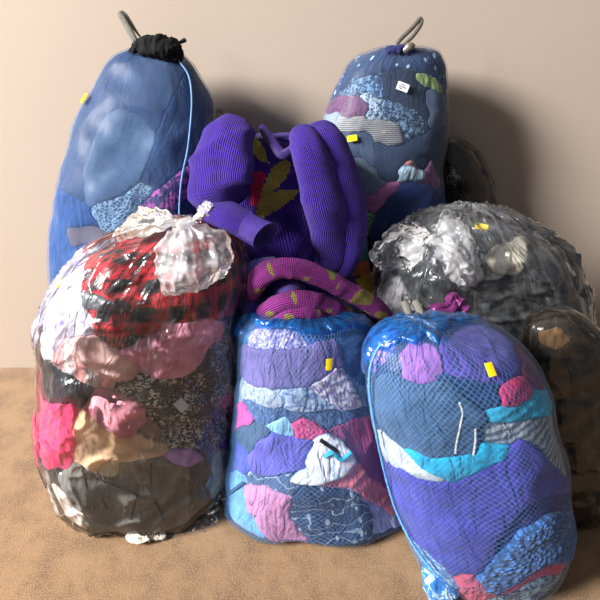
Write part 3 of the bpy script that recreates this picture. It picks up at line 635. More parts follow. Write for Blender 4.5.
# ------------------------------------------------------------------ knotted clear bag at the right
E = Sack([(214, 452, 482), (217, 438, 500), (222, 426, 514), (232, 410, 534), (246, 394, 554), (265, 384, 572), (300, 377, 586), (350, 377, 594), (440, 386, 590)],
         Y0=-0.46, lean=3, kd=0.62, fwd=0.03, seed=63, lump=0.016, nseg=200, nrow=160, maxb=0.125)
e_ = thing('plastic_bag', E.base, 'clear plastic bag of dark clothes knotted at the top behind the front net bag', 'bag')
E.film('plastic_film', HAZY, e_, off=0.007, ridge=0.020, ridges=40, reach=0.35, crump=0.008, streak=0.009)
W = 'in the knotted clear bag on the right'
fill(E, [
    ('charcoal_coat', 'charcoal coat filling most', 'coat', None, fb((66, 69, 74), 'satin'), dict(fold=0.018, across=18)),
    ('grey_satin_lining', 'smooth mid grey satin lining', 'lining', [(440, 204), (470, 198), (506, 210), (512, 240), (480, 252), (452, 240)], fb((128, 130, 134), 'satin'), dict(fold=0.010)),
    ('cream_tee', 'cream coloured top', 'top', [(484, 258), (498, 244), (520, 238), (526, 262), (516, 277), (494, 274)], fb((214, 204, 182), 'plain'), dict(off=0.006, fold=0.010)),
    ('black_trousers', 'black trousers on the far side', 'trousers', [(470, 292), (520, 284), (530, 240), (620, 250), (620, 460), (470, 460)], fb((44, 46, 51), 'satin'), dict(fold=0.016, across=18)),
    ('white_blouse', 'white blouse by the purple sweater hem', 'blouse', [(366, 300), (380, 286), (398, 276), (412, 296), (416, 330), (370, 340)], fb((222, 216, 218), 'plain'), dict(off=0.004, fold=0.008)),
    ('dark_grey_knit', 'dark grey knit', 'knitwear', [(398, 276), (424, 262), (446, 280), (440, 312), (416, 318), (410, 296)], fb((58, 62, 66), 'knit'), dict(fold=0.010)),
    ('light_grey_vest', 'pale grey vest', 'vest', [(372, 258), (400, 240), (424, 246), (420, 262), (398, 274), (378, 284)], fb((150, 152, 154), 'plain'), dict(fold=0.012)),
], W)
E.sticker(479, 232, 0.030, 0.017, -0.25, YEL, e_, off=0.022)
fan = lambda pts: [[np.asarray(p, float) for p in r] for r in pts]
Ke = E.hit(434, 246, 0.045)[0]
eh = lambda x, y, o: E.hit(x, y, o)[0]
sheet('film_fan', fan([[Ke, Ke+(0.004, -0.006, 0.004), Ke+(0.006, -0.004, 0.008), Ke+(0.0, 0, 0.012)],
                       [eh(416, 264, 0.03), eh(408, 252, 0.05), eh(410, 242, 0.05), eh(424, 232, 0.04)],
                       [eh(396, 268, 0.02), eh(390, 256, 0.035), eh(396, 246, 0.04), eh(414, 230, 0.03)],
                       [at(382, 270, -0.55), at(372, 256, -0.56), at(384, 246, -0.55), at(404, 234, -0.54)]]), MILKY, e_, n=80, m=80, crump=0.006, cs=42, seed=71, pleat=0.018, pf=11)
sheet('film_fan', fan([[Ke, Ke+(0.006, -0.008, 0.0), Ke+(0.008, -0.006, 0.006), Ke+(0.004, 0, 0.010)],
                       [eh(446, 268, 0.03), eh(456, 258, 0.055), eh(456, 240, 0.05), eh(444, 224, 0.03)],
                       [eh(458, 278, 0.025), eh(468, 266, 0.045), eh(464, 244, 0.04), eh(452, 222, 0.02)],
                       [eh(464, 288, 0.012), eh(480, 276, 0.02), eh(472, 252, 0.02), eh(458, 228, 0.012)]]), MILKY, e_, n=80, m=80, crump=0.006, cs=42, seed=72, pleat=0.018, pf=11)
sheet('film_fan', fan([[Ke, Ke+(0.002, -0.006, -0.004), Ke+(0.006, -0.006, -0.004)],
                       [eh(420, 274, 0.03), eh(434, 278, 0.05), eh(448, 272, 0.03)],
                       [eh(412, 296, 0.02), eh(434, 304, 0.035), eh(456, 294, 0.02)],
                       [eh(410, 312, 0.012), eh(434, 322, 0.02), eh(462, 306, 0.012)]]), CLEAR, e_, n=80, m=80, crump=0.006, cs=40, seed=73, pleat=0.022, pf=13)
tube('knot', [Ke+(-0.012, -0.004, -0.004), Ke+(0, -0.012, 0.004), Ke+(0.012, -0.006, 0.002)], [0.010, 0.014, 0.010], MILKY, e_, n=24, ns=20, wr=0.004, wrs=(160, 60))

# ------------------------------------------------------------------ dark bag at the right edge
R = Sack([(318, 546, 570), (326, 534, 590), (345, 528, 604), (380, 530, 612), (430, 534, 614), (480, 540, 606)], Y0=-0.69, lean=2, kd=0.6, nseg=90, nrow=80, seed=83, lump=0.010, maxb=0.06)
r_ = thing('plastic_bag', R.base, 'dark plastic bag squeezed behind the front net bag at far right', 'bag')
R.film('plastic_film', SMOKE, r_, off=0.007, crump=0.014)
fill(R, [('black_cardigan', 'black cardigan pressed', 'cardigan', None, fb((30, 28, 30), 'plain'), dict(fold=0.014)),
         ('tan_cardigan', 'tan brown cardigan pressed', 'cardigan', [(536, 332), (560, 326), (580, 340), (560, 352), (540, 348)], fb((120, 92, 64), 'plain'), dict(fold=0.01)),
         ('tan_trousers', 'tan trousers pressed low', 'trousers', [(540, 374), (570, 370), (576, 396), (546, 402)], fb((104, 84, 64), 'plain'), dict(fold=0.01))], 'in the dark bag at far right')

# ------------------------------------------------------------------ big clear bag at the left
Fk = Sack([(226, 172, 204), (230, 148, 216), (236, 124, 226), (245, 106, 234), (258, 86, 239), (276, 66, 242), (300, 54, 244), (330, 47, 245), (380, 43, 243), (425, 45, 237), (460, 52, 231), (485, 64, 222)],
          Y0=-0.62, lean=5, kd=0.74, fwd=0.03, seed=37, lump=0.014, nseg=240, nrow=220, maxb=0.165)
f_ = thing('plastic_bag', Fk.base, 'big clear plastic bag tied with a loose knot showing red plaid', 'bag')
Fk.film('plastic_film', CLEAR, f_, off=0.006, ridge=0.018, ridges=44, reach=0.28, crump=0.004, streak=0.007)
W = 'in the big clear bag'
fg = fill(Fk, [
    ('black_coat', 'black coat behind the other clothes', 'coat', None, fb((32, 33, 38), 'plain'), dict(fold=0.012)),
    ('lilac_spot_blanket', 'white blanket with lilac spots', 'blanket', [(20, 300), (50, 270), (92, 240), (84, 270), (82, 300), (94, 332), (80, 338), (64, 338), (52, 352), (20, 350)], fb((196, 192, 208), 'dots', (140, 130, 190), sc=0.5), dict(fold=0.008)),
    ('plaid_jacket', 'red and black plaid jacket', 'jacket', [(82, 292), (84, 262), (98, 238), (118, 216), (160, 200), (215, 200), (250, 240), (250, 305), (222, 314), (190, 322), (160, 326), (146, 338), (138, 354), (118, 348), (96, 332)], fb((24, 23, 26), 'tartan', (206, 36, 48)), dict(off=0.004, fold=0.016, across=15, along=4)),
    ('grey_satin_lining', 'dark grey satin jacket lining', 'lining', [(78, 288), (90, 292), (112, 300), (132, 304), (130, 312), (104, 312), (84, 308)], fb((84, 90, 94), 'satin'), dict(off=0.005, fold=0.004)),  # grey strip paints the film's reflections into the cloth colour
    ('navy_sequin_dress', 'navy dress with scattered sequins', 'dress', [(204, 350), (222, 330), (250, 300), (250, 410), (238, 436), (222, 446), (208, 458), (190, 452), (204, 400)], fb((24, 36, 64), 'sequin', (150, 170, 200)), dict(fold=0.010)),
    ('sequin_tee', 'black top with silver sequins', 'top', [(112, 384), (128, 380), (150, 372), (180, 372), (202, 350), (212, 372), (212, 420), (202, 448), (176, 448), (162, 442), (150, 426), (146, 404), (120, 392)], fb((24, 24, 27), 'sequin', (240, 230, 216)), dict(off=0.003, fold=0.010)),
    ('striped_towel', 'white towel with a pink stripe', 'towel', [(54, 350), (64, 336), (72, 342), (72, 360), (90, 372), (114, 380), (112, 388), (84, 382), (60, 368)], fb((206, 196, 196), 'stripe', (214, 150, 148), sc=0.35), dict(off=0.003)),
    ('dusty_pink_pyjamas', 'dusty pink folded pyjamas', 'pyjamas', [(66, 352), (72, 340), (86, 336), (102, 342), (116, 354), (136, 362), (126, 384), (112, 376), (94, 370), (74, 362)], fb((222, 182, 176), 'plain'), dict(off=0.006, fold=0.008, across=26)),
    ('pink_hoodie', 'bright pink crumpled hoodie', 'hoodie', [(124, 356), (136, 342), (156, 334), (164, 322), (186, 322), (206, 320), (220, 326), (222, 338), (204, 344), (202, 364), (184, 376), (158, 380), (144, 370)], fb((232, 158, 182), 'plain'), dict(off=0.010, fold=0.014, across=26, along=9)),
    ('black_leggings', 'black leggings at the left edge', 'leggings', [(20, 372), (58, 368), (82, 384), (94, 394), (82, 408), (56, 404), (20, 402)], fb((42, 46, 52), 'satin'), dict()),
    ('hot_pink_shirt', 'hot pink shirt', 'shirt', [(20, 400), (56, 404), (80, 406), (76, 440), (66, 470), (20, 470)], fb((232, 58, 112), 'plain'), dict(off=0.003)),
    ('beige_slip', 'beige silky slip', 'slip', [(74, 424), (84, 406), (98, 420), (124, 438), (142, 436), (164, 444), (160, 456), (132, 460), (108, 462), (94, 472), (78, 458)], fb((236, 200, 158), 'plain'), dict(off=0.008, fold=0.014, across=30, along=10)),
    ('pink_washcloth', 'folded pink cloth on beige fabric', 'cloth', [(84, 408), (94, 390), (114, 394), (144, 410), (138, 426), (124, 438), (104, 428)], fb((230, 150, 164), 'plain'), dict(off=0.012, fold=0.003)),
    ('tan_glove', 'small tan fabric scrap beside sequins', 'scrap', [(140, 424), (150, 418), (158, 424), (160, 440), (146, 438)], fb((152, 122, 98), 'plain'), dict()),
    ('cream_sock', 'cream sock over grey trousers', 'sock', [(97, 466), (108, 462), (119, 459), (115, 477), (102, 476)], fb((222, 212, 176), 'plain'), dict(off=0.005, fold=0.006)),
    ('grey_trousers', 'grey wool trousers at the bottom', 'trousers', [(58, 478), (78, 460), (96, 474), (116, 478), (120, 462), (160, 457), (182, 466), (196, 470), (194, 500), (186, 540), (120, 548), (76, 512)], fb((138, 137, 131), 'denim', (160, 158, 152)), dict(off=0.006, fold=0.007, across=16)),
    ('charcoal_skirt', 'dark charcoal skirt beside the trousers', 'skirt', [(190, 466), (214, 456), (214, 500), (208, 520), (186, 542), (190, 500)], fb((86, 88, 90), 'denim', (104, 108, 112)), dict(fold=0.008)),
    ('lilac_tee', 'small lilac bunched top', 'top', [(166, 455), (173, 447), (184, 448), (202, 458), (188, 466), (172, 464)], fb((188, 146, 216), 'plain'), dict(off=0.008, fold=0.010, across=50)),
    ('stone_scarf', 'pale stone coloured scarf', 'scarf', [(214, 458), (222, 450), (232, 448), (240, 490), (222, 512), (212, 502)], fb((172, 168, 152), 'plain'), dict(off=0.003)),
    ('purple_leggings', 'purple leggings strip', 'leggings', [(220, 448), (230, 436), (245, 424), (245, 446), (228, 454)], fb((86, 66, 140), 'plain'), dict()),
    ('white_shirt', 'white and peach shirt at the bottom corner', 'shirt', [(20, 480), (54, 486), (70, 500), (86, 524), (40, 530), (20, 520)], fb((230, 216, 204), 'plain'), dict(off=0.003)),
], W)
Fk.sticker(67, 287, 0.010, 0.020, -0.5, YEL, f_, off=0.016)
if 5 in fg: Fk.sticker(181, 404, 0.024, 0.030, 0.55, WHT, fg[5], name='paper_tag', off=0.006, label='white paper tag')
if 15 in fg:
    GT = fg[15]
    def seam(pts, nm='seam'): tube(nm, [Fk.hit(*q, 0.004)[0] for q in pts], 0.0022, fb((66, 65, 62), 'plain'), GT, n=40, ns=6)
    seam([(152, 462), (151, 478), (156, 500), (163, 518), (162, 532)]); seam([(82, 464), (88, 485), (95, 508)]); seam([(98, 478), (134, 492), (136, 500), (130, 518)], 'pocket_edge'); seam([(98, 482), (104, 500), (108, 508)])
Kf = at(184, 224, -0.765)
sheet('film_pouch', fan([[Kf, Kf+(0.004, -0.006, 0.002), Kf+(0.008, -0.006, 0.003), Kf+(0.012, 0, 0.006)],
                         [at(160, 240, -0.785), at(184, 243, -0.81), at(206, 238, -0.80), at(222, 232, -0.75)],
                         [at(158, 262, -0.80), at(184, 264, -0.83), at(212, 260, -0.82), at(230, 248, -0.76)],
                         [at(160, 280, -0.81), at(186, 284, -0.83), at(210, 274, -0.82), at(228, 262, -0.765)],
                         [at(166, 294, -0.80), at(188, 292, -0.81), at(204, 286, -0.81), at(224, 274, -0.765)]]), MILKY, f_, n=80, m=80, crump=0.006, cs=42, seed=75, pleat=0.018, pf=11)
sheet('film_ear', fan([[Kf+(-0.008, 0, 0), Kf+(0, -0.012, 0.004), Kf+(0.008, 0.0, 0.004)],
                       [at(192, 216, -0.77), at(198, 218, -0.785), at(200, 222, -0.77)],
                       [at(198, 206, -0.77), at(208, 212, -0.79), at(210, 216, -0.77)],
                       [at(205, 199, -0.765), at(213, 204, -0.785), at(216, 208, -0.765)]]), MILKY, f_, n=40, m=30, crump=0.005, cs=60, seed=76)
sheet('film_fan', fan([[Kf, Kf+(-0.004, -0.006, 0.004), Kf+(-0.002, 0.0, 0.01)],
                       [at(160, 232, -0.77), at(160, 222, -0.79), at(170, 212, -0.75)],
                       [at(136, 238, -0.74), at(134, 224, -0.76), at(152, 207, -0.70)],
                       [at(116, 244, -0.71), at(112, 230, -0.72), at(138, 208, -0.66)]]), MILKY, f_, n=80, m=80, crump=0.006, cs=42, seed=77, pleat=0.018, pf=11)
tube('knot', [Kf+(-0.014, 0, -0.004), Kf+(0, -0.012, 0.0), Kf+(0.014, -0.002, 0.006)], [0.010, 0.015, 0.010], MILKY, f_, n=24, ns=20, wr=0.004, wrs=(160, 60))
sheet('loose_film', fan([[at_floor(160, 532, 0.012), at_floor(165, 540, 0.004)], [at_floor(195, 520, 0.02), at_floor(200, 534, 0.004)], [at_floor(218, 500, 0.05), at_floor(226, 520, 0.006)], [at_floor(230, 486, 0.06), at_floor(240, 508, 0.008)]]), CLEAR, f_, n=60, m=20, crump=0.010, cs=60, seed=78)

# ------------------------------------------------------------------ blue bag under the sweater
G = Sack([(312, 258, 352), (316, 248, 362), (326, 240, 368), (350, 237, 372), (390, 236, 379), (430, 234, 387), (460, 230, 395), (480, 227, 402), (498, 228, 408)],
         Y0=-0.66, lean=3, kd=0.72, seed=29, lump=0.012, nseg=230, nrow=210, maxb=0.15)
g_ = thing('net_sack', G.base, 'bright blue net sack with folded plastic rim under the purple sweater', 'bag')
G.film('net', BLUENET, g_, off=0.007, crump=0.004)
W = 'in the sack below the purple sweater'
gg = fill(G, [
    ('blue_cardigan', 'mid blue cardigan', 'cardigan', None, fb((44, 82, 152), 'plain'), dict()),
    ('cyan_towel', 'cyan towel at the upper left edge', 'towel', [(225, 300), (246, 305), (248, 325), (242, 346), (225, 352)], fb((18, 138, 196), 'plain'), dict()),
    ('denim_shirt', 'blue denim shirt on the right', 'shirt', [(334, 336), (355, 326), (390, 326), (390, 400), (362, 392), (344, 368)], fb((38, 84, 146), 'denim'), dict()),
    ('lilac_print_blouse', 'lilac blouse with a white print', 'blouse', [(244, 346), (248, 334), (264, 324), (300, 330), (308, 344), (296, 352), (262, 352)], fb((122, 110, 176), 'floral', (200, 196, 222), sc=2.2), dict(fold=0.005)),
    ('mauve_tunic', 'smooth mauve tunic', 'tunic', [(225, 350), (244, 346), (264, 352), (298, 350), (318, 340), (337, 337), (345, 366), (332, 376), (302, 390), (264, 392), (240, 376), (225, 372)], fb((116, 94, 152), 'plain'), dict(off=0.004, fold=0.004)),
    ('pale_lace_tee', 'pale grey lace top', 'top', [(225, 370), (238, 372), (250, 386), (284, 390), (288, 402), (272, 410), (248, 402), (225, 392)], fb((188, 198, 210), 'floral', (120, 136, 158), sc=1.6), dict(off=0.003)),
    ('swirl_print_shirt', 'light blue swirl print shirt', 'shirt', [(280, 396), (288, 388), (304, 386), (322, 398), (336, 413), (300, 412), (286, 406)], fb((176, 196, 220), 'swirl', (112, 128, 168)), dict(off=0.004)),
    ('paisley_scarf', 'white and mauve paisley scarf', 'scarf', [(314, 386), (326, 378), (338, 368), (350, 380), (364, 403), (342, 410), (326, 402)], fb((206, 200, 214), 'swirl', (140, 118, 160), sc=0.8), dict(off=0.006, fold=0.004)),
    ('pale_blue_vest', 'pale blue mottled vest', 'vest', [(350, 378), (366, 384), (390, 392), (390, 410), (364, 404)], fb((140, 164, 200), 'floral', (66, 92, 150)), dict()),
    ('slate_print_dress', 'slate blue patterned dress', 'dress', [(244, 400), (272, 410), (300, 412), (345, 411), (372, 410), (372, 420), (352, 428), (322, 430), (280, 426), (254, 422)], fb((60, 80, 122), 'floral', (90, 112, 150), sc=2.5), dict()),
    ('magenta_tee', 'small magenta top near the left edge', 'top', [(225, 404), (240, 408), (254, 418), (250, 428), (238, 422), (225, 418)], fb((210, 66, 148), 'plain'), dict(off=0.004)),
    ('forest_skirt', 'dark grey green skirt', 'skirt', [(242, 428), (256, 422), (270, 430), (264, 444), (248, 454), (240, 444)], fb((66, 84, 106), 'plain'), dict()),
    ('sky_camisole', 'sky blue shiny camisole', 'camisole', [(268, 426), (284, 416), (294, 426), (290, 436), (274, 434)], fb((150, 200, 228), 'satin'), dict(off=0.003)),
    ('rose_sock', 'rose pink bunched sock', 'sock', [(293, 426), (300, 420), (312, 421), (321, 428), (314, 436), (300, 437)], fb((220, 70, 126), 'plain'), dict(off=0.010, fold=0.008)),
    ('violet_bodysuit', 'rounded violet bodysuit', 'bodysuit', [(246, 458), (258, 442), (276, 434), (300, 437), (316, 438), (314, 452), (304, 468), (280, 474), (258, 472)], fb((106, 90, 192), 'plain'), dict(off=0.008, fold=0.003)),
    ('crimson_sweatshirt', 'crimson sweatshirt beside the front bag', 'sweatshirt', [(332, 430), (350, 420), (378, 414), (410, 420), (410, 486), (372, 480), (356, 458), (344, 440)], fb((164, 58, 112), 'plain'), dict(off=0.003, fold=0.010)),
    ('indigo_leggings', 'indigo leggings on the left edge', 'leggings', [(222, 440), (240, 444), (248, 458), (246, 474), (222, 474)], fb((84, 84, 182), 'plain'), dict()),
    ('scroll_print_skirt', 'grey skirt with curling white scrolls', 'skirt', [(246, 474), (280, 476), (304, 470), (310, 484), (290, 500), (262, 488), (246, 486)], fb((70, 84, 112), 'leaf', (178, 192, 206)), dict()),
    ('coral_shirt', 'coral pink shirt sleeve', 'shirt', [(322, 486), (344, 474), (352, 460), (372, 478), (390, 504), (392, 520), (374, 506), (348, 486)], fb((226, 118, 128), 'plain'), dict(off=0.006, fold=0.010)),
    ('lavender_shirt', 'lavender shirt at the lower right', 'shirt', [(336, 488), (352, 488), (374, 504), (400, 522), (425, 545), (415, 560), (392, 552), (374, 530), (366, 508)], fb((176, 168, 212), 'plain'), dict(off=0.003)),
    ('light_blue_jeans', 'light blue jeans with a dark seam', 'jeans', [(215, 474), (234, 470), (246, 480), (248, 508), (262, 530), (282, 552), (240, 545), (215, 520)], fb((112, 168, 220), 'plain'), dict(fold=0.005)),
    ('rose_eyelet_blouse', 'rose pink blouse with black eyelet flowers', 'blouse', [(244, 486), (258, 484), (280, 492), (296, 504), (292, 520), (304, 532), (322, 556), (286, 556), (262, 532), (248, 508)], fb((214, 138, 178), 'flowerprint', (50, 40, 60)), dict(off=0.006, fold=0.003)),
    ('leaf_print_skirt', 'dark skirt with white leaf sprigs', 'skirt', [(292, 502), (304, 484), (332, 488), (352, 492), (370, 506), (374, 530), (388, 556), (322, 556), (304, 532), (292, 520)], fb((48, 58, 88), 'leaf', (170, 184, 196)), dict(off=0.005, fold=0.003)),
    ('pale_flower_tee', 'pale blue flowered top at the bottom', 'top', [(372, 524), (380, 536), (394, 552), (402, 562), (382, 564), (374, 548)], fb((126, 158, 188), 'floral', (190, 206, 218)), dict()),
    ('white_print_cloth', 'white cloth with a turquoise print', 'cloth', [(289, 478), (304, 470), (312, 450), (317, 432), (334, 437), (350, 450), (353, 462), (344, 474), (320, 482), (300, 484)], fb((200, 214, 236), 'flowerprint', (210, 130, 150), sc=1.3), dict(off=0.014, fold=0.006)),
], W)
if len(gg) and max(gg) == 24 and 24 in gg:
    wp = gg[24]
    tube('turquoise_print', [G.hit(*q, 0.013)[0] for q in ((324, 454), (332, 449), (340, 456), (349, 450))], [0.004, 0.008, 0.008, 0.004], fb((48, 152, 196), 'plain'), wp, n=30, ns=10, flat=0.4)
    tube('black_strap', [G.hit(*q, 0.014)[0] for q in ((320, 437), (328, 443), (336, 449))], 0.005, fb((28, 30, 40), 'plain'), wp, n=20, ns=8, flat=0.5)
if 20 in gg: tube('side_seam', [G.hit(*q, 0.003)[0] for q in ((228, 494), (236, 488), (244, 482))], 0.004, fb((44, 62, 92), 'plain'), gg[20], n=20, ns=8, flat=0.5)
G.sticker(327, 362, 0.014, 0.026, -0.1, YEL, g_, off=0.0135)
G.patch('folded_rim', BLUEFILM, [(234, 300), (252, 306), (268, 322), (300, 318), (336, 312), (362, 318), (378, 326), (372, 336), (350, 330), (322, 338), (300, 336), (284, 330), (262, 330), (248, 322), (246, 336), (234, 340)], g_, off=0.009, crump=0.010, cs=34, seed=14, edge=0.002)

# ------------------------------------------------------------------ front right blue net bag
H = Sack([(322, 404, 436), (325, 394, 462), (330, 384, 488), (338, 376, 506), (350, 369, 520), (366, 366, 532), (390, 368, 544), (420, 374, 553), (450, 381, 560), (480, 389, 565), (510, 399, 566), (540, 410, 560), (556, 420, 554)],
         Y0=-0.86, lean=4, kd=0.74, seed=49, lump=0.010, nseg=250, nrow=230, maxb=0.15, fwd=0.02)
h_ = thing('net_sack', H.base, 'front right blue net sack with white seam cord and grey drawcord ends', 'bag')
H.film('net', BLUENET, h_, off=0.007, ridge=0.010, ridges=50, reach=0.07)
W = 'in the front right net sack'
hg = fill(H, [
    ('navy_cardigan', 'navy cardigan', 'cardigan', None, fb((34, 54, 98), 'plain'), dict()),
    ('print_swimsuit', 'pink and blue print swimsuit at the upper left', 'swimsuit', [(355, 350), (372, 332), (398, 328), (396, 346), (380, 368), (366, 380), (355, 380)], fb((60, 80, 170), 'floral', (190, 130, 186), sc=1.4), dict()),
    ('orchid_blouse', 'orchid pink blouse', 'blouse', [(398, 352), (414, 340), (440, 346), (442, 362), (432, 378), (420, 392), (404, 380)], fb((156, 92, 176), 'plain'), dict(off=0.003)),
    ('purple_dress', 'purple dress under the yellow sticker', 'dress', [(440, 344), (440, 326), (470, 312), (500, 316), (522, 346), (520, 376), (500, 382), (470, 382), (442, 368)], fb((92, 66, 160), 'plain'), dict(fold=0.005)),
    ('wine_tee', 'wine red top at the right edge', 'top', [(512, 330), (540, 330), (560, 372), (540, 384), (526, 372)], fb((124, 34, 66), 'plain'), dict()),
    ('slate_hoodie', 'slate blue hoodie with white drawstrings', 'hoodie', [(366, 384), (382, 374), (404, 380), (428, 388), (452, 384), (470, 396), (482, 420), (474, 452), (440, 460), (404, 450), (376, 420)], fb((64, 90, 122), 'plain'), dict(off=0.006, fold=0.004)),
    ('navy_tee', 'navy tee between purple and slate cloth', 'shirt', [(434, 376), (472, 382), (502, 384), (502, 404), (490, 412), (474, 406), (456, 386)], fb((32, 54, 100), 'plain'), dict(off=0.003)),
    ('raspberry_tee', 'raspberry red top', 'top', [(498, 390), (508, 382), (520, 378), (530, 396), (518, 406), (502, 405)], fb((214, 48, 106), 'plain'), dict(off=0.005)),
    ('aqua_tank', 'aqua blue tank near raspberry cloth', 'tank top', [(488, 412), (504, 406), (520, 407), (534, 398), (560, 396), (556, 414), (528, 418), (510, 424), (492, 422)], fb((48, 178, 214), 'plain'), dict(off=0.003)),
    ('grey_streaked_shirt', 'grey and white streaked shirt', 'shirt', [(480, 428), (494, 422), (512, 424), (530, 418), (562, 414), (575, 480), (545, 462), (526, 446), (500, 444), (482, 440)], fb((176, 182, 186), 'stripe', (96, 104, 112), sc=1.2, rot=1.2), dict(fold=0.006)),
    ('ivory_vest', 'ivory vest edge', 'vest', [(376, 436), (392, 440), (404, 450), (420, 466), (448, 482), (428, 484), (400, 468), (380, 456)], fb((198, 202, 198), 'plain'), dict(off=0.002)),
    ('turquoise_shirt', 'turquoise shirt', 'shirt', [(402, 448), (420, 452), (440, 459), (470, 454), (486, 444), (508, 444), (502, 460), (484, 468), (456, 482), (432, 474), (416, 462)], fb((22, 174, 214), 'plain'), dict(off=0.007, fold=0.004)),
    ('violet_jacket', 'large deep violet jacket', 'jacket', [(380, 464), (400, 470), (430, 484), (456, 483), (486, 468), (506, 458), (520, 440), (536, 446), (560, 470), (575, 500), (545, 500), (520, 512), (500, 538), (480, 572), (450, 572), (420, 545), (396, 510)], fb((70, 54, 160), 'plain'), dict(off=0.006, fold=0.005, across=14)),
    ('indigo_ruffle_skirt', 'dark indigo ruffled skirt', 'skirt', [(498, 546), (508, 528), (522, 512), (546, 496), (580, 490), (580, 512), (540, 520), (520, 530), (504, 548), (492, 562)], fb((52, 36, 124), 'plain'), dict(fold=0.014, across=60)),
    ('coral_red_tee', 'coral red top at the bottom', 'top', [(452, 578), (480, 572), (494, 594), (478, 612), (462, 600)], fb((228, 92, 118), 'plain'), dict(off=0.003)),
    ('crochet_shawl', 'sky blue crocheted shawl', 'shawl', [(476, 578), (486, 570), (496, 558), (502, 548), (514, 546), (518, 534), (532, 528), (552, 514), (590, 506), (590, 556), (550, 564), (524, 574), (500, 592), (486, 590)], fb((84, 142, 226), 'crochet'), dict(off=0.010, fold=0.004)),
    ('red_scarf', 'red scarf under the crochet', 'scarf', [(498, 594), (524, 576), (550, 564), (590, 556), (575, 574), (536, 582), (512, 598)], fb((214, 62, 94), 'plain'), dict()),
    ('snowy_print_pyjamas', 'pale blue pyjamas with navy print', 'pyjamas', [(470, 620), (484, 600), (510, 598), (536, 582), (590, 566), (590, 650), (470, 650)], fb((150, 184, 202), 'floral', (44, 66, 104), sc=0.9), dict()),
    ('teal_print_shorts', 'blue and white print shorts at the bottom left', 'shorts', [(400, 540), (424, 548), (452, 576), (466, 604), (470, 650), (400, 650)], fb((84, 132, 188), 'floral', (176, 206, 226), sc=1.4), dict()),
], W)
if 5 in hg:
    STR = plain('white_drawstring', (224, 226, 222), 0.7, 0.2, 0, 500)
    tube('drawstring', [H.hit(*q, 0.0035)[0] for q in ((459, 402), (462, 412), (459, 428), (456, 442), (455, 452))], 0.0026, STR, hg[5], n=40, ns=8)
    tube('drawstring', [H.hit(*q, 0.0035)[0] for q in ((475, 428), (475, 440), (473, 454))], 0.0024, STR, hg[5], n=30, ns=8)
H.sticker(487, 371, 0.015, 0.026, 0.1, YEL, h_, off=0.0125)
tube('seam_cord', [H.hit(*q, 0.012)[0] for q in ((392, 338), (380, 354), (375, 374), (376, 400), (381, 430), (388, 462), (395, 490), (405, 518), (420, 546), (440, 572))], 0.0027, plain('pale_blue_cord', (96, 162, 232), 0.5, 0.4, 0, 300), h_, n=110, ns=8, wr=0.0012, wrs=(300, 300))
H.patch('gathered_film', BLUEFILM, [(360, 352), (374, 332), (396, 320), (420, 314), (470, 306), (500, 312), (486, 322), (456, 326), (444, 336), (438, 348), (426, 340), (416, 348), (402, 344), (388, 352), (376, 350), (368, 376), (360, 380)], h_, off=0.009, crump=0.008, cs=40, seed=19, edge=0.001)
tube('drawcord_end', [at(404, 302, -0.77), at(408, 311, -0.79), at(412, 322, -0.80)], [0.0075, 0.0075, 0.005], GREYT, h_, n=24, ns=10, flat=0.45, up=(0, -1, 0.3))
tube('drawcord_end', [at(415, 301, -0.77), at(420, 311, -0.79), at(424, 322, -0.80)], [0.0075, 0.0075, 0.005], GREYT, h_, n=24, ns=10, flat=0.45, up=(0, -1, 0.3))
tube('cord_lock', [at(412, 322, -0.805), at(418, 323, -0.812), at(424, 322, -0.805)], [0.007, 0.009, 0.007], plain('dark_cord_lock', (52, 52, 58), 0.4), h_, n=16, ns=12)
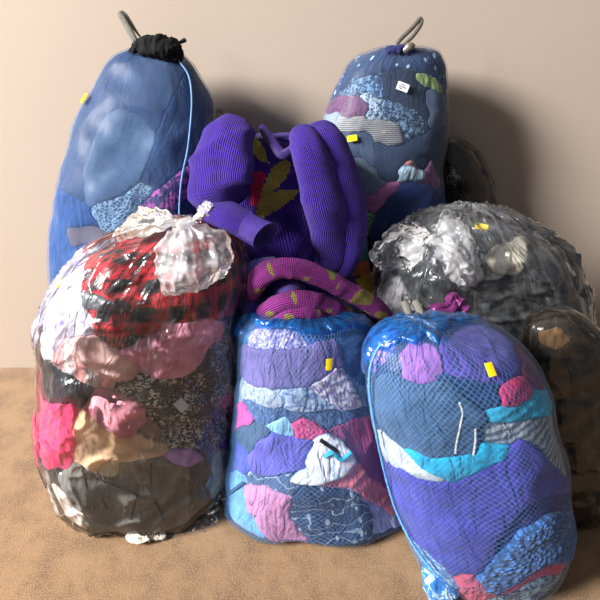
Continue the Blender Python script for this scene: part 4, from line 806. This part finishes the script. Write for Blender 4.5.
tag(tube('satin_scarf', [at(424, 316, -0.765), at(436, 311, -0.775), at(450, 307, -0.77), at(453, 299, -0.75), at(460, 303, -0.755), at(466, 311, -0.765)], [0.008, 0.014, 0.012, 0.012, 0.016, 0.010], fb((104, 34, 96), 'satin'), None, n=60, ns=20, wr=0.005, wrs=(70, 20), flat=0.6), 'purple satin scarf poking out of the front net sack', 'scarf')
tube('loose_net_fold', [at(430, 548, -0.90), at(436, 566, -0.93), at(440, 584, -0.95), at(443, 598, -0.955)], [0.012, 0.030, 0.035, 0.034], fb((50, 122, 208), 'floral', (170, 208, 234), sc=1.2), h_, n=40, ns=24, flat=0.6, wr=0.006, wrs=(40, 10), up=(0, -1, 0.3))

# ------------------------------------------------------------------ scraps of paper on the carpet
def scrap(name, x, y, r, seed, label):
    c = at_floor(x, y); n, m = 16, 14; V = []; fs = []
    for i in range(m+1):
        ph = math.pi*i/m
        for j in range(n):
            th = 2*math.pi*j/n; V.append((math.sin(ph)*math.cos(th), math.sin(ph)*math.sin(th), math.cos(ph)))
    V = np.array(V); q = (1-np.abs(2*fbm(V*2.6+seed, seed, 2)-1)); V = V*(0.45+0.9*q)[:, None]*np.array((1.25, 0.8, 0.55))*r
    V[:, 2] -= V[:, 2].min()-0.001; V += c
    for i in range(m):
        for j in range(n):
            k = (j+1) % n; fs.append((i*n+j, (i+1)*n+j, (i+1)*n+k, i*n+k))
    return tag(mesh_obj(name, V, fs, plain('crumpled_tissue', (206, 200, 184), 0.8, 0.2, 0, 160), smooth=False), label, 'paper')
scrap('paper_scrap', 141, 540, 0.024, 3, 'larger crumpled white paper scrap on the carpet below grey trousers')
scrap('paper_scrap', 158, 539, 0.014, 9, 'smaller white paper scrap right of the larger one')

# ------------------------------------------------------------------ origins at the things' own bases
bpy.context.view_layer.update()
for o in list(COL.objects):
    if o.type == 'MESH' and o.parent is None and o.get('kind') != 'structure':
        co = np.empty(len(o.data.vertices)*3, np.float32); o.data.vertices.foreach_get('co', co); co = co.reshape(-1, 3)
        c = Vector((float(co[:, 0].mean()), float(co[:, 1].mean()), float(co[:, 2].min())))
        o.data.transform(Matrix.Translation(-c)); o.location = c
        for ch in o.children: ch.matrix_parent_inverse = Matrix.Translation(-c)
